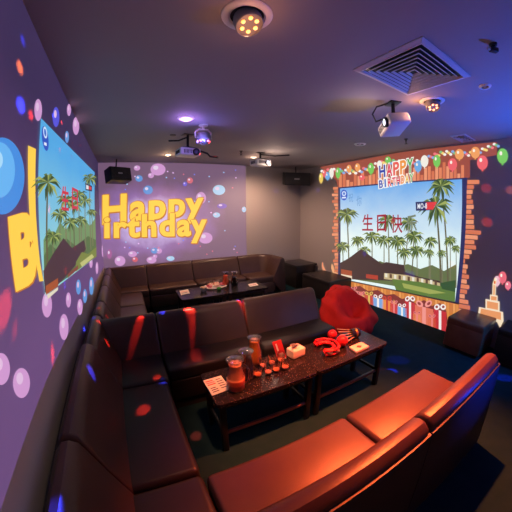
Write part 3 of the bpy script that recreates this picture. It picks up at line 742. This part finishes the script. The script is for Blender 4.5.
# --- left wall: purple field, balloons, letters and the palm beach screen
L = Wall('L')
t = thing('projected_picture', (XL, 2.2, .85), 'projected purple picture with balloons and a yellow letter on the left wall', 'projection')
zb = .90
m = MB(); zt = H-.006; pp = [(-.45, .945), (1.2, .945), (5.19, .73), (5.19, zt), (-.45, zt)]
m.add([(XL+.001, a, b) for a, b in pp]+[(XL+.003, a, b) for a, b in pp], [[0, 1, 2, 3, 4], [5, 6, 7, 8, 9], [0, 1, 6, 5], [1, 2, 7, 6], [2, 3, 8, 7], [3, 4, 9, 8], [4, 0, 5, 9]], grad_pic('projected_purple', S(44, 34, 74), S(98, 68, 118), 1.1, 2.3, .25)); world_part(m, 'background', t)
letters(L, t, 'B', ((8, 217), (35, 209), (38, 281), (16, 292)), .06)
m = MB(); L.poly(m, [(28.2, 145.5), (36, 149), (36, 214), (40, 262), (43.5, 281), (39.5, 281.5), (36, 262), (29.5, 214)], YEL, 10); world_part(m, 'lettering', t)
m = MB(); L.oval(m, 2, 176, 22.5, 38.5, pic(62, 140, 222), 8, k=40); L.oval(m, -1, 170, 16, 28, pic(98, 178, 240), 9, k=36); L.oval(m, -4, 160, 7, 10, pic(165, 215, 250), 9.5); world_part(m, 'balloon', t)
OV = ((1, 369, 9, 16, PB), (21.5, 383, 8.5, 15, PB), (47, 305, 5, 12.5, PB), (64, 327, 4.5, 13, PB), (68.5, 300, 2.5, 7.5, PB), (80, 307, 2.6, 8, PB), (78.5, 287, 2.4, 7.5, BB), (91.5, 286, 2.2, 9, BB), (85, 296, 2, 7, BB),
      (38.2, 110, 3.8, 11, PB), (76, 126, 3.2, 9, PB), (69, 110, 2, 6, PB), (67, 137, 2, 6, BB), (56, 117, 3.4, 10, pic(80, 80, 215)), (102, 196, 1.2, 5, BB), (101, 210, 1.4, 9, LB), (97, 268, 1.3, 6, PB), (103, 250, 1.3, 7, PB), (91, 263, 1.6, 5, PB), (2, 107, 10, 0.1, BB))[:-1]
for (x, y, rx, ry, mm) in OV:
    m = MB(); L.oval(m, x, y, rx, ry, mm, 7); L.oval(m, x-rx*.2, y-ry*.3, rx*.4, ry*.4, pic(232, 195, 232, .9), 8); world_part(m, 'balloon', t)

t = thing('projection_screen', L.P(66, 275), 'bright palm beach screen on the left wall', 'screen')
m = MB(); LQ = [(41, 118), (94.7, 172.4), (96.5, 256.6), (45.5, 296)]
sky = grad_pic('projected_sky_left', S(72, 165, 225), S(150, 212, 215), 1.35, 2.1, .2)
P4 = [L.P(x, y, 1) for x, y in LQ]; P5 = [L.P(x, y, 12) for x, y in LQ]
m.add(P4+P5, [[4, 5, 6, 7], [0, 1, 5, 4], [1, 2, 6, 5], [2, 3, 7, 6], [3, 0, 4, 7]], sky); world_part(m, 'picture', t)
rp_ = random.Random(4)
m = MB(); L.poly(m, [(43.5, 240), (49, 228), (54, 236), (60, 222), (66, 230), (72, 220), (78, 228), (84, 218), (90, 226), (95.3, 218), (96.4, 250), (80, 268), (45.2, 292)], pic(112, 146, 96), 13); L.poly(m, [(43.8, 256), (50, 244), (57, 250), (66, 238), (76, 246), (88, 236), (96, 240), (96.4, 254), (70, 276), (45.3, 293)], pic(84, 112, 66), 13.5); world_part(m, 'bushes', t)
PL = ((48, 182, 11, 290, 1), (60, 214, 7, 270, 0), (66, 200, 7, 262, 0), (74, 205, 6, 262, 1), (79, 195, 6, 250, 0), (85, 200, 5, 250, 0), (90, 178, 5.5, 250, 0), (92, 212, 4, 246, 0), (70, 222, 6, 260, 0), (81, 220, 5, 252, 0), (53, 236, 6, 285, 0))
for (x, y, r, b, d) in PL:
    m = MB(); palm(L, m, x, y, r*1.5, b, 14, 1, rp_, d); world_part(m, 'palm', t)
m = MB(); L.poly(m, [(43.3, 271), (53, 254), (63.5, 238), (72, 248), (84, 240), (86, 249), (78, 262), (70, 272), (56, 287), (45, 292)], pic(72, 50, 56), 18); world_part(m, 'hut', t)
m = MB(); L.poly(m, [(76, 262), (82, 252), (88, 254), (96.4, 247), (96.5, 256.6), (76, 271.5)], pic(120, 132, 62), 19); L.poly(m, [(80, 263), (92, 254), (94, 257), (82, 267)], pic(190, 190, 120), 20); world_part(m, 'lawn', t)
m = MB(); L.poly(m, [(45.7, 286), (58, 278), (58.3, 286), (46, 295)], pic(165, 82, 40), 20); L.poly(m, [(47, 295), (58, 287), (58, 290), (48, 299)], pic(225, 215, 190), 20); world_part(m, 'deck', t); m = MB(); L.poly(m, [(68, 274), (78, 265), (78, 269), (68, 278)], pic(130, 68, 52), 20); world_part(m, 'deck', t)
RT = pic(205, 50, 70)
m = MB(); L.text(m, '生', ((61, 185), (69, 187.5), (69, 211), (61.5, 210)), RT, 21, .02); L.text(m, '日', ((72, 187), (78, 190), (78, 211), (72, 210)), RT, 21, .02); world_part(m, 'lettering', t)
m = MB(); L.oval(m, 45.2, 138.5, 3.2, 12.5, pic(36, 82, 190), 19, -.12); L.oval(m, 45.2, 132.5, 1.9, 6, pic(210, 228, 248), 20, -.12); L.oval(m, 45.2, 132.5, 1.1, 4, pic(60, 110, 205), 20.5, -.12); L.poly(m, [(44, 142), (46.6, 143), (46.8, 146), (44.2, 145)], pic(225, 232, 248), 20); world_part(m, 'channel_logo', t)
m = MB(); L.poly(m, [(85.5, 183), (92, 186), (92, 191.5), (85.5, 190)], pic(45, 40, 72), 20); L.poly(m, [(86.2, 184.8), (88.6, 185.8), (88.6, 189.5), (86.2, 189)], pic(225, 225, 230), 21); L.poly(m, [(89, 186), (91.4, 187), (91.4, 190), (89, 189.6)], pic(215, 60, 60), 21); world_part(m, 'caption_box', t)

# --- right wall: palm beach screen
Rw = Wall('R')
t = thing('projection_screen', Rw.P(400, 315), 'large bright palm beach screen on the right wall with red birthday characters', 'screen')
RQ = [(338.5, 187.5), (466.7, 177.6), (458.5, 303), (338, 278)]
m = MB(); P4 = [Rw.P(x, y, 1) for x, y in RQ]; P5 = [Rw.P(x, y, 12) for x, y in RQ]
FRM = pic(38, 44, 92)
m.add(P4+P5, [[4, 5, 6, 7], [0, 1, 5, 4], [1, 2, 6, 5], [2, 3, 7, 6], [3, 0, 4, 7]], FRM); world_part(m, 'frame', t)
sky = grad_pic('projected_sky_right', S(96, 165, 232), S(228, 246, 244), 1.15, 2.15, .4)
m = MB(); Rw.poly(m, [(340, 188.6), (462, 179.2), (455, 302), (340, 278.4)], sky, 13); world_part(m, 'picture', t)
rp_ = random.Random(8)
m = MB(); Rw.poly(m, [(340, 266), (352, 262), (366, 266), (380, 261), (394, 267), (408, 264), (420, 269), (432, 265), (444, 271), (456.5, 264), (455, 296), (340, 277)], pic(98, 112, 66), 13.5); world_part(m, 'bushes', t)
PR = ((347, 214, 9.5, 268, 2, 1), (372, 236, 8, 268, 0, 0), (358, 240, 7, 266, 0, 0), (388, 220, 9, 268, 1, 0), (384, 240, 7.5, 266, 0, 0), (397, 241, 9, 280, 1, 0), (404, 252, 7, 276, 0, 0), (414, 236, 9, 284, -3, 1), (409, 222, 8, 278, -6, 0), (417, 250, 7.5, 280, 0, 0),
      (430, 241, 7, 284, 0, 0), (429, 252, 5.5, 282, 0, 0), (450, 240, 6.5, 290, 0, 0), (442, 253, 5, 288, 0, 0), (436, 206, 15, 288, 5, 1), (441, 186, 12, 292, 7, 1), (343, 246, 7, 266, 0, 0), (365, 250, 6, 268, 0, 0), (456, 248, 5, 288, 0, 0))
for (x, y, r, b, l, d) in PR:
    m = MB(); palm(Rw, m, x, y, r*1.2, b, 14, l, rp_, d); world_part(m, 'palm', t)
m = MB(); Rw.poly(m, [(340, 263), (349, 258), (361, 249), (372, 257), (382, 264), (386, 262), (404, 265), (405, 272), (420, 277), (440, 281), (440, 284), (404, 281), (340, 279)], pic(62, 44, 42), 18); world_part(m, 'hut', t)
m = MB(); Rw.poly(m, [(384, 273), (406, 275), (440, 283), (440, 286), (384, 279)], pic(196, 176, 130), 19)
for i in range(12): Rw.poly(m, [(385+4.5*i, 273.2+.65*i), (387.4+4.5*i, 273.6+.65*i), (387.4+4.5*i, 277.6+.75*i), (385+4.5*i, 277+.75*i)], [pic(230, 225, 205), pic(96, 70, 48)][i % 2], 19.5)
world_part(m, 'beach_stalls', t)
m = MB(); Rw.poly(m, [(392, 279), (420, 282), (440, 286), (455.5, 285), (455, 302), (420, 295), (396, 290)], pic(92, 122, 50), 20); Rw.poly(m, [(402, 283), (425, 288), (446, 293), (430, 294), (404, 288)], pic(158, 168, 84), 21); Rw.poly(m, [(440, 283), (455.7, 280), (455.3, 292), (442, 289)], pic(50, 84, 40), 21); world_part(m, 'lawn', t)
m = MB(); Rw.poly(m, [(341, 269), (352, 271), (352, 276), (341, 274)], pic(165, 75, 42), 19); Rw.poly(m, [(341, 274), (352, 276), (352, 279), (341, 277)], pic(235, 215, 185), 19); world_part(m, 'beach_deck', t)
m = MB(); Rw.poly(m, [(366, 274), (378, 275.5), (378, 280), (366, 278)], pic(175, 60, 40), 19); world_part(m, 'beach_deck', t)
RTX = pic(165, 30, 52)
m = MB()
for ch, q in (('生', ((362.5, 214.5), (373, 214), (373, 230.8), (362, 230.6))), ('日', ((377, 215), (386, 214.3), (386, 231.8), (377, 231.8))), ('快', ((391, 215), (402.5, 214.3), (402.5, 233), (391, 233)))):
    Rw.text(m, ch, q, RTX, 23, .012)
Rw.text(m, '乐', ((406, 215), (417, 214.3), (417, 232), (406, 232)), pic(120, 130, 105), 23, .02)
Rw.text(m, '祝', ((348.5, 193.5), (353, 193), (353, 202), (348.5, 202)), pic(98, 150, 205), 23, .0); Rw.text(m, '你', ((356.5, 196), (361.5, 195.5), (361.5, 206), (356.5, 206)), pic(98, 150, 205), 23, .0)
world_part(m, 'lettering', t)
m = MB(); Rw.poly(m, [(415.6, 202), (432, 201.2), (432, 210.2), (416, 210.8)], pic(38, 44, 98), 23); Rw.poly(m, [(426, 202.3), (437, 201.8), (433, 209.6), (426, 209.6)], pic(225, 60, 62), 23.5)
Rw.text(m, 'MO-8', ((417.5, 203.5), (427, 203), (427, 208.6), (417.5, 209)), pic(235, 238, 245), 24.5, .02); world_part(m, 'caption_box', t)
m = MB(); Rw.oval(m, 344, 195, 3.4, 5.4, pic(42, 88, 200), 23); Rw.oval(m, 344, 193.6, 2.1, 2.5, pic(215, 228, 248), 24); Rw.oval(m, 344, 193.6, 1.1, 1.4, pic(70, 120, 210), 24.5); Rw.poly(m, [(342, 197), (346, 196.8), (346, 198.3), (342, 198.5)], pic(225, 235, 250), 24); world_part(m, 'channel_logo', t)

# --- right wall: brick equaliser border, bunting, gifts, cake
t = thing('projected_picture', Rw.P(420, 330), 'projected party border of bricks, balloons and gifts round the right wall screen', 'projection')
m = MB()
Rw.poly(m, [(320, 167), (352, 161.5), (400, 152.5), (455, 146), (497, 142), (497, 155), (470, 160), (470, 178), (466, 178), (338, 188), (336, 180)], pic(156, 76, 58), 2)
world_part(m, 'background', t)
ORG = [pic(226, 132, 92), pic(212, 116, 80), pic(236, 152, 112)]
m = MB(); rb = random.Random(12)
LR = [12, 7, 6, 5, 7, 8, 6, 9, 9, 10, 17, 14, 11, 13, 9, 7, 3, 6, 5, 8, 6, 9, 7, 5, 9, 11, 10, 10]
for i, l in enumerate(LR):                          # right hand column
    y = 180+i*4.95; x = 467.4-(y-178)*.067
    sl = .0+.10*(i/28)
    Rw.poly(m, [(x, y), (x+l, y-.4+l*(.02+.008*i)), (x+l, y+3.7+l*(.02+.008*i)), (x, y+4.1)], ORG[i % 3], 6)
for i in range(28):                                 # left hand column
    y = 187+i*3.3; l = rb.choice((2, 3, 4, 5, 3.5, 6)); Rw.poly(m, [(338-l, y), (338, y), (338, y+2.6), (338-l, y+2.6)], ORG[i % 3], 6)
for i in range(34):                                 # along the top
    x = 339+i*3.7; yb = 187.4-(x-338.5)*.0775; h = rb.choice((6, 9, 12, 14, 17, 13, 19))*(.75 if x < 380 or x > 445 else 1); Rw.poly(m, [(x, yb-h), (x+2.9, yb-h-.2), (x+2.9, yb-.3), (x, yb)], ORG[i % 3], 6)
world_part(m, 'brick_border', t)
m = MB()                                            # plank fence below the screen
Rw.poly(m, [(338.3, 279), (398, 291.5), (459, 304.5), (459, 330.6), (447, 329.3), (400, 316), (377, 308), (338.3, 294)], pic(200, 118, 52), 3)
for i in range(40):
    x = 339+i*3; f = (x-338.3)/120.7; yt = 279+25.5*f; yb2 = 294+37*f+3.2*math.sin(3.1*f)
    Rw.poly(m, [(x, yt+.5), (x+2.2, yt+1), (x+2.2, yb2-1), (x, yb2-1.6)], [pic(222, 142, 66), pic(206, 122, 54), pic(232, 158, 84)][i % 3], 4)
world_part(m, 'plank_fence', t)
m = MB(); Rw.poly(m, [(339, 285), (346, 283), (352, 287), (360, 286), (368, 291), (378, 290), (386, 295), (394, 294), (402, 299), (409, 297), (416, 304), (424, 300), (432, 306), (440, 303), (446, 310), (449, 329.8), (425, 323.2), (400, 316), (377, 308), (338.6, 294.2)], pic(128, 48, 40), 5)
for i in range(22):
    x = 341+i*4.9; f = (x-338)/110; yb2 = 294.5+34.5*f; Rw.poly(m, [(x-2.6, yb2-2), (x-2.2+(i*7 % 4), yb2-10-(i*5 % 4)), (x+1.6, yb2-12+(i*3 % 5)), (x+3, yb2-1)], [pic(196, 72, 52), pic(226, 150, 86), pic(172, 52, 60), pic(120, 92, 60), pic(216, 110, 92)][i % 5], 6)
world_part(m, 'gift_heap', t)
def gift(x, y, w_, h_, c, rib, bow=True, sk=.28):
    w_ *= 1.15; h_ *= 1.05; y += .4
    m = MB(); q = lambda u, v: (x+u*w_, y+v*h_+u*w_*sk)
    Rw.poly(m, [q(-.5, -.5), q(.5, -.5), q(.5, .5), q(-.5, .5)], c, 9); Rw.poly(m, [q(-.1, -.5), q(.1, -.5), q(.1, .5), q(-.1, .5)], rib, 10)
    if bow:
        for s_ in (-1, 1):
            Rw.oval(m, x+s_*w_*.24, y-h_*.5-h_*.17, w_*.22, h_*.15, rib, 10.5, s_*-.7, 14); Rw.oval(m, x+s_*w_*.26, y-h_*.5-h_*.18, w_*.11, h_*.07, pic(150, 60, 48), 11, s_*-.7, 10)
    world_part(m, 'gift_box', t)
WHR, PKR = pic(245, 235, 230), pic(235, 130, 130)
for a in ((345, 288, 9, 12, pic(190, 55, 45), WHR), (353, 294, 8, 9, pic(215, 120, 110), PKR), (361, 299, 8, 9, pic(230, 170, 110), PKR), (369, 300, 8, 10, pic(200, 70, 55), pic(225, 190, 90)), (378, 303, 9, 10, pic(120, 165, 220), WHR), (387, 306, 9, 12, pic(235, 140, 60), pic(200, 60, 50)), (394, 308, 7, 9, pic(205, 60, 60), PKR),
          (402, 312, 8, 10, pic(110, 170, 225), WHR), (410, 311, 9, 18, pic(196, 48, 52), WHR), (424, 316, 16, 18, pic(222, 112, 84), pic(240, 150, 140)), (417, 318, 7, 8, pic(225, 160, 90), PKR), (440, 320, 11, 19, pic(196, 44, 50), WHR), (432, 322, 7, 9, pic(205, 90, 60), PKR)): gift(*a)
m = MB()                                            # bunting string along the top
rg = random.Random(2)
for i in range(90):
    x = 322+i*1.98; y = 174.5-(x-322)*.156+2.4*math.sin(x*.11)+(i % 3-1)*1.5
    Rw.oval(m, x, y, 1.7, 1.4, rg.choice((pic(245, 240, 235), pic(120, 190, 130), pic(240, 120, 130), pic(245, 215, 120), pic(130, 170, 225), pic(245, 240, 235))), 8, k=7)
world_part(m, 'bunting', t)
def balloon(x, y, rx, ry, c, hl=True, n=12):
    m = MB(); Rw.oval(m, x, y, rx, ry, c, n); Rw.poly(m, [(x, y+ry*.9), (x+rx*.22, y+ry*1.2), (x-rx*.22, y+ry*1.2)], c, n)
    if hl: Rw.oval(m, x-rx*.3, y-ry*.35, rx*.26, ry*.28, pic(252, 240, 225), n+1, k=12)
    world_part(m, 'balloon', t)
GRN, ORN, PNK, BLU, WHT, YLW = pic(120, 200, 90), pic(240, 160, 92), pic(238, 100, 105), pic(110, 170, 225), pic(240, 236, 225), pic(238, 205, 95)
for a in ((321, 178, 2, 5, YLW), (324.3, 173.5, 2, 3.6, PNK), (327.5, 176, 2.4, 4, BLU), (331.5, 173, 2.2, 5, WHT), (338, 173, 2.4, 5.4, GRN), (349, 168.8, 2.6, 4, ORN), (357.5, 167.3, 2.7, 4, ORN), (371, 168.5, 3, 5.6, GRN), (362, 177.5, 3, 2.8, PNK), (379.5, 164.5, 2.6, 4, WHT), (388, 160, 3, 3.4, GRN),
          (418, 166.5, 3.6, 5.6, BLU), (424.5, 161.2, 3.8, 6, WHT), (436.8, 161, 3.6, 6.2, GRN), (452.5, 164.5, 4.6, 6.2, PNK), (459.4, 154.3, 4.5, 5.4, ORN), (475.3, 152.6, 4.6, 5.8, ORN), (482.4, 162.6, 5.4, 7.2, PNK), (502.5, 156, 5.4, 7.6, GRN), (403.5, 186, 4, 4.6, BLU), (387.5, 189.8, 1.5, 1.8, PNK), (395.5, 189.2, 1.5, 1.8, ORN), (497, 281, 3.2, 5, pic(240, 190, 200)), (502.5, 277.5, 4, 6, pic(235, 105, 120)), (508, 285.5, 3, 4.2, pic(240, 120, 140))): balloon(*a)
# lettering of the sign
cols = [pic(48, 66, 168), pic(222, 60, 88), pic(232, 92, 80), pic(240, 150, 60), pic(80, 170, 80)]
def sign(word, quad, colors):
    m = MB(); A, Bq, C, D = quad; n = len(word)
    lp = lambda p, q, f: (p[0]+(q[0]-p[0])*f, p[1]+(q[1]-p[1])*f)
    for i, ch in enumerate(word):
        g = .06; f0, f1 = (i+g)/n, (i+1-g)/n
        if ch == 'I': f0 += .25/n; f1 -= .25/n
        q = [lp(A, Bq, f0), lp(A, Bq, f1), lp(D, C, f1), lp(D, C, f0)]
        Rw.text(m, ch, [(q[0][0]-.9, q[0][1]-.9), (q[1][0]+.9, q[1][1]-.9), (q[2][0]+.9, q[2][1]+.9), (q[3][0]-.9, q[3][1]+.9)], pic(250, 248, 240), 15, .09)
        Rw.text(m, ch, q, colors[i], 16, .03)
    world_part(m, 'lettering', t)
sign('HAPPY', ((378.5, 166), (413.5, 157.5), (413.5, 172.5), (379, 178)), cols)
sign('BIRTHDAY', ((378.5, 180.5), (413.5, 173), (413.5, 181.5), (379, 188.5)), [pic(70, 90, 180), pic(90, 120, 200), pic(222, 60, 88), pic(225, 90, 110), pic(222, 60, 88), pic(240, 150, 90), pic(240, 190, 80), pic(110, 180, 90)])
# cake
CK, CKE = pic(232, 152, 92), pic(245, 222, 190)
m = MB()
Rw.poly(m, [(479, 307), (503, 312), (503.5, 321), (500, 328), (497, 322), (478, 315)], CKE, 6); Rw.poly(m, [(481, 308.5), (501, 312.5), (501, 320), (480, 314.5)], CK, 7)
Rw.poly(m, [(485.5, 299), (499.5, 301.5), (499.5, 311.5), (485.5, 308.5)], CKE, 8); Rw.poly(m, [(487, 301), (498, 303), (498, 310), (487, 307.8)], CK, 9)
Rw.poly(m, [(490, 294.5), (497.5, 295.5), (497.5, 302), (490, 301)], CKE, 10); Rw.poly(m, [(491, 296), (496.6, 296.8), (496.6, 300.6), (491, 300)], CK, 11)
world_part(m, 'cake', t)
m = MB(); Rw.poly(m, [(492.6, 283), (496, 283.4), (495.5, 296), (492.2, 295.6)], CKE, 12); Rw.poly(m, [(493.4, 285), (495.2, 285.2), (494.8, 295), (493, 294.8)], pic(238, 175, 120), 13); Rw.poly(m, [(494.8, 277.5), (496.6, 282), (495, 285), (492.8, 283)], pic(250, 225, 170), 13); Rw.oval(m, 494.7, 282.4, .9, 1.6, pic(230, 90, 40), 14, k=10); world_part(m, 'candle', t)
m = MB(); Rw.poly(m, [(331.5, 263.5), (333, 265), (335, 271), (338, 274), (336, 277), (333.5, 275), (331, 268)], pic(235, 170, 120), 6); Rw.poly(m, [(322, 262.5), (323, 262), (323.6, 266), (326, 271), (331, 274.5), (324, 273), (321.8, 267)], pic(235, 150, 110), 6); world_part(m, 'candle', t)

# ------------------------------------------------------------------ light
def L3(*c): return tuple(lin(x) for x in c)
# the two orange spotlights on the table and near sofa, plus added fill lamps
a1 = h1+m1.to_3x3() @ Vector((0, 0, -.065)); a2 = h2+m2.to_3x3() @ Vector((0, 0, -.065))
lamp('SPOT', 'orange_spot_and_fill', a1, (.92, 1.47, .45), 320, (1, .27, .11), 42, .7, .055)
lamp('SPOT', 'orange_spot_and_fill', a1+Vector((0, .05, 0)), (1.62, 2.55, .6), 270, (1, .56, .34), 54, .8, .05)  # added fill for the middle sofa back and the bean bag
lamp('SPOT', 'orange_spot_and_fill', a2, (1.45, .60, .42), 1650, (1, .125, .028), 68, .85, .03)
lamp('SPOT', 'orange_spot_and_fill', a1+Vector((-.05, 0, .02)), (-.46, .95, .75), 22, (1, .70, .48), 62, .9, .05)  # added weak fill for the lower left wall
lamp('POINT', 'spotlight_spill', a1+Vector((0, -.02, -.09)), None, .9, (1, .38, .17), radius=.03)
lamp('POINT', 'spotlight_spill', a2+Vector((-.10, .10, -.03)), None, 1.3, (1, .42, .2), radius=.03)
# warm and violet downlights
lamp('POINT', 'downlight_glow', d1+Vector((0, 0, -.075)), None, 1.6, (.55, .25, 1), radius=.03)
lamp('SPOT', 'downlight_glow', d4+Vector((0, 0, -.06)), d4+Vector((0.1, .2, -2)), 60, (1, .42, .15), 120, .8, .03)
lamp('SPOT', 'downlight_glow', d5+Vector((0, 0, -.06)), d5+Vector((.25, .3, -2)), 130, (1, .58, .40), 150, .8, .03)
lamp('POINT', 'downlight_glow', d4+Vector((0, 0, -.09)), None, 1.2, (1, .6, .35), radius=.03)
lamp('POINT', 'downlight_glow', d5+Vector((0, 0, -.09)), None, 1.5, (1, .6, .42), radius=.03)
# added warm fill for the ceiling, set beside the two white projectors
lamp('POINT', 'ceiling_fill', (2.25, 3.74, 2.36), None, 4, (1, .70, .55), radius=.04)
lamp('POINT', 'ceiling_fill', (1.80, 1.50, 2.36), None, 1.8, (1, .66, .55), radius=.04)
lamp('POINT', 'disco_glow', DL+Vector((-.05, -.12, -.08)), None, 2.2, (.22, .2, 1), radius=.03)
# blue party wash from the right
lamp('POINT', 'blue_wash', (3.45, -.35, 1.75), None, 6, (.03, .16, 1), radius=.08)
lamp('SPOT', 'blue_wash', (3.3, -.15, 1.30), (2.75, .35, 2.6), 240, (.02, .12, 1), 106, 1, .08)
lamp('SPOT', 'blue_wash', (2.75, -.65, .5), (1.80, .35, .60), 70, (.01, .05, 1), 26, 1, .05)
lamp('SPOT', 'blue_wash', (3.3, -.15, 1.30), (3.0, 1.6, 0), 80, (.02, .26, 1), 76, 1, .08)
# disco dots
def dot(p, col, power, size=2.6, blend=.5):
    lamp('SPOT', 'disco_beam', DL+Vector((0, 0, -.085)), p, power, col, size, blend, .012)
RD, BL, OR = (1, .035, .02), (.03, .04, 1), (1, .18, .04)
K = 2.0
for p, c, pw, sz in (
    (at_y(138, 327, 2.36), RD, 990, 2.2), (at_y(187, 322, 2.39), RD, 1430, 2.4), (at_y(192, 330, 2.33), RD, 1320, 2.2), (at_y(241, 305, 2.4), RD, 990, 2.4), (at_y(161, 318, 2.42), BL, 1200, 2), (at_y(238, 297, 2.45), BL, 1200, 1.8),
    (at_z(195, 374, .42), RD, 900, 2.0), (at_z(163, 381, .42), BL, 1500, 1.8), (at_z(143, 410, .42), RD, 700, 2.2), (at_z(157, 377, .42), RD, 300, 1.6),
    (at_x(101, 359, -.33), RD, 900, 1.8), (at_x(88, 382, -.33), BL, 2000, 1.9), (at_x(49, 490, -.36), BL, 2500, 2.4), (at_z(98, 323, .75), RD, 700, 1.6), (at_z(90, 322, .75), BL, 1200, 1.6), (at_z(112, 308, .74), RD, 500, 1.6), (at_z(98, 309, .74), RD, 400, 1.4),
    (at_z(392, 371, 0), BL, 2200, 1.8), (at_z(505, 378, 0), BL, 1800, 2.2), (at_z(384, 371, 0), RD, 300, 2.2), (at_z(398, 360, 0), BL, 200, 4),
    (at_x(486, 188, XR), RD, 90, 2.2), (at_x(487, 222, XR), RD, 120, 2.2), (at_x(511, 190, XR), OR, 120, 1.8), (at_x(365, 254, XR), BL, 160, 1.8), (at_x(413, 275, XR), BL, 150, 1.8), (at_x(408, 273, XR), BL, 120, 1.6), (at_x(453, 265, XR), OR, 120, 1.8), (at_x(382, 207, XR), RD, 60, 1.8), (at_x(352, 211, XR), BL, 90, 1.6), (at_x(318, 190, XR), BL, 60, 2), (at_x(347, 210, XR), OR, 80, 1.5),
    (at_y(256, 193, YB), RD, 60, 2.2), (at_y(276, 191, YB), BL, 70, 2.0), (at_y(190, 180, YB), RD, 50, 2), (at_y(135, 260, YB), RD, 50, 2), (at_y(257, 214, YB), RD, 25, 3),
    (at_x(19, 67, XL), OR, 120, 1.6), (at_x(52, 355, XL), RD, 140, 1.6), (at_x(3, 310, XL), RD, 100, 2.4), (at_x(30, 115, XL), RD, 90, 1.6), (at_x(61, 122, XL), RD, 70, 1.2), (at_x(20, 105, XL), BL, 200, 2.2), (at_x(22, 40, XL), BL, 60, 1.2), (at_x(52, 115, XL), BL, 90, 1.4),
    (at_x(63, 273, XL), RD, 70, 1.2), (at_x(64, 285, XL), BL, 90, 1.2), (at_x(47, 210, XL), RD, 80, 1.1), (at_x(72, 143, XL), RD, 40, 1), (at_x(80, 146, XL), RD, 40, 1), (at_x(58, 150, XL), RD, 40, 1.2), (at_x(70, 157, XL), RD, 35, 1), (at_x(83, 160, XL), BL, 35, 1), (at_x(89, 165, XL), RD, 35, 1), (at_x(73, 250, XL), RD, 40, 1), (at_x(83, 252, XL), RD, 40, 1), (at_x(97, 275, XL), BL, 40, 1), (at_x(14, 330, XL), RD, 40, 1.1),
    (at_x(60, 205, XL), RD, 60, 1), (at_x(75, 206, XL), RD, 60, 1)):
    dot(p, c, pw*K*(8 if p.x < XL+.01 else 1.6 if p.z < 1 else 1.3), sz)

w = bpy.data.worlds.new('World'); scene.world = w; w.use_nodes = True
w.node_tree.nodes['Background'].inputs['Color'].default_value = (.02, .02, .03, 1); w.node_tree.nodes['Background'].inputs['Strength'].default_value = .0

# ------------------------------------------------------------------ camera
cd = bpy.data.cameras.new('camera'); cam = bpy.data.objects.new('camera', cd); COL.objects.link(cam)
M = Matrix((rt, up, -fw)).transposed().to_4x4(); M.translation = CAM; cam.matrix_world = M
cd.type = 'PANO'; cd.sensor_width = 36; cd.sensor_height = 36; cd.sensor_fit = 'HORIZONTAL'; cd.clip_start = .01
pxmm = 512/36
cd.panorama_type = 'FISHEYE_LENS_POLYNOMIAL'; cd.fisheye_fov = R(220)
sgn = -1
cd.fisheye_polynomial_k0 = 0; cd.fisheye_polynomial_k1 = sgn*pxmm/F; cd.fisheye_polynomial_k2 = 0
cd.fisheye_polynomial_k3 = sgn*K3*(pxmm/256)**3; cd.fisheye_polynomial_k4 = 0
scene.camera = cam

for o in list(bpy.data.objects):
    if '_o' in o: del o['_o']
vs_ = scene.view_settings
vs_.view_transform = 'Standard'; vs_.look = 'None'; vs_.gamma = 1; vs_.use_curve_mapping = False; vs_.exposure = 0
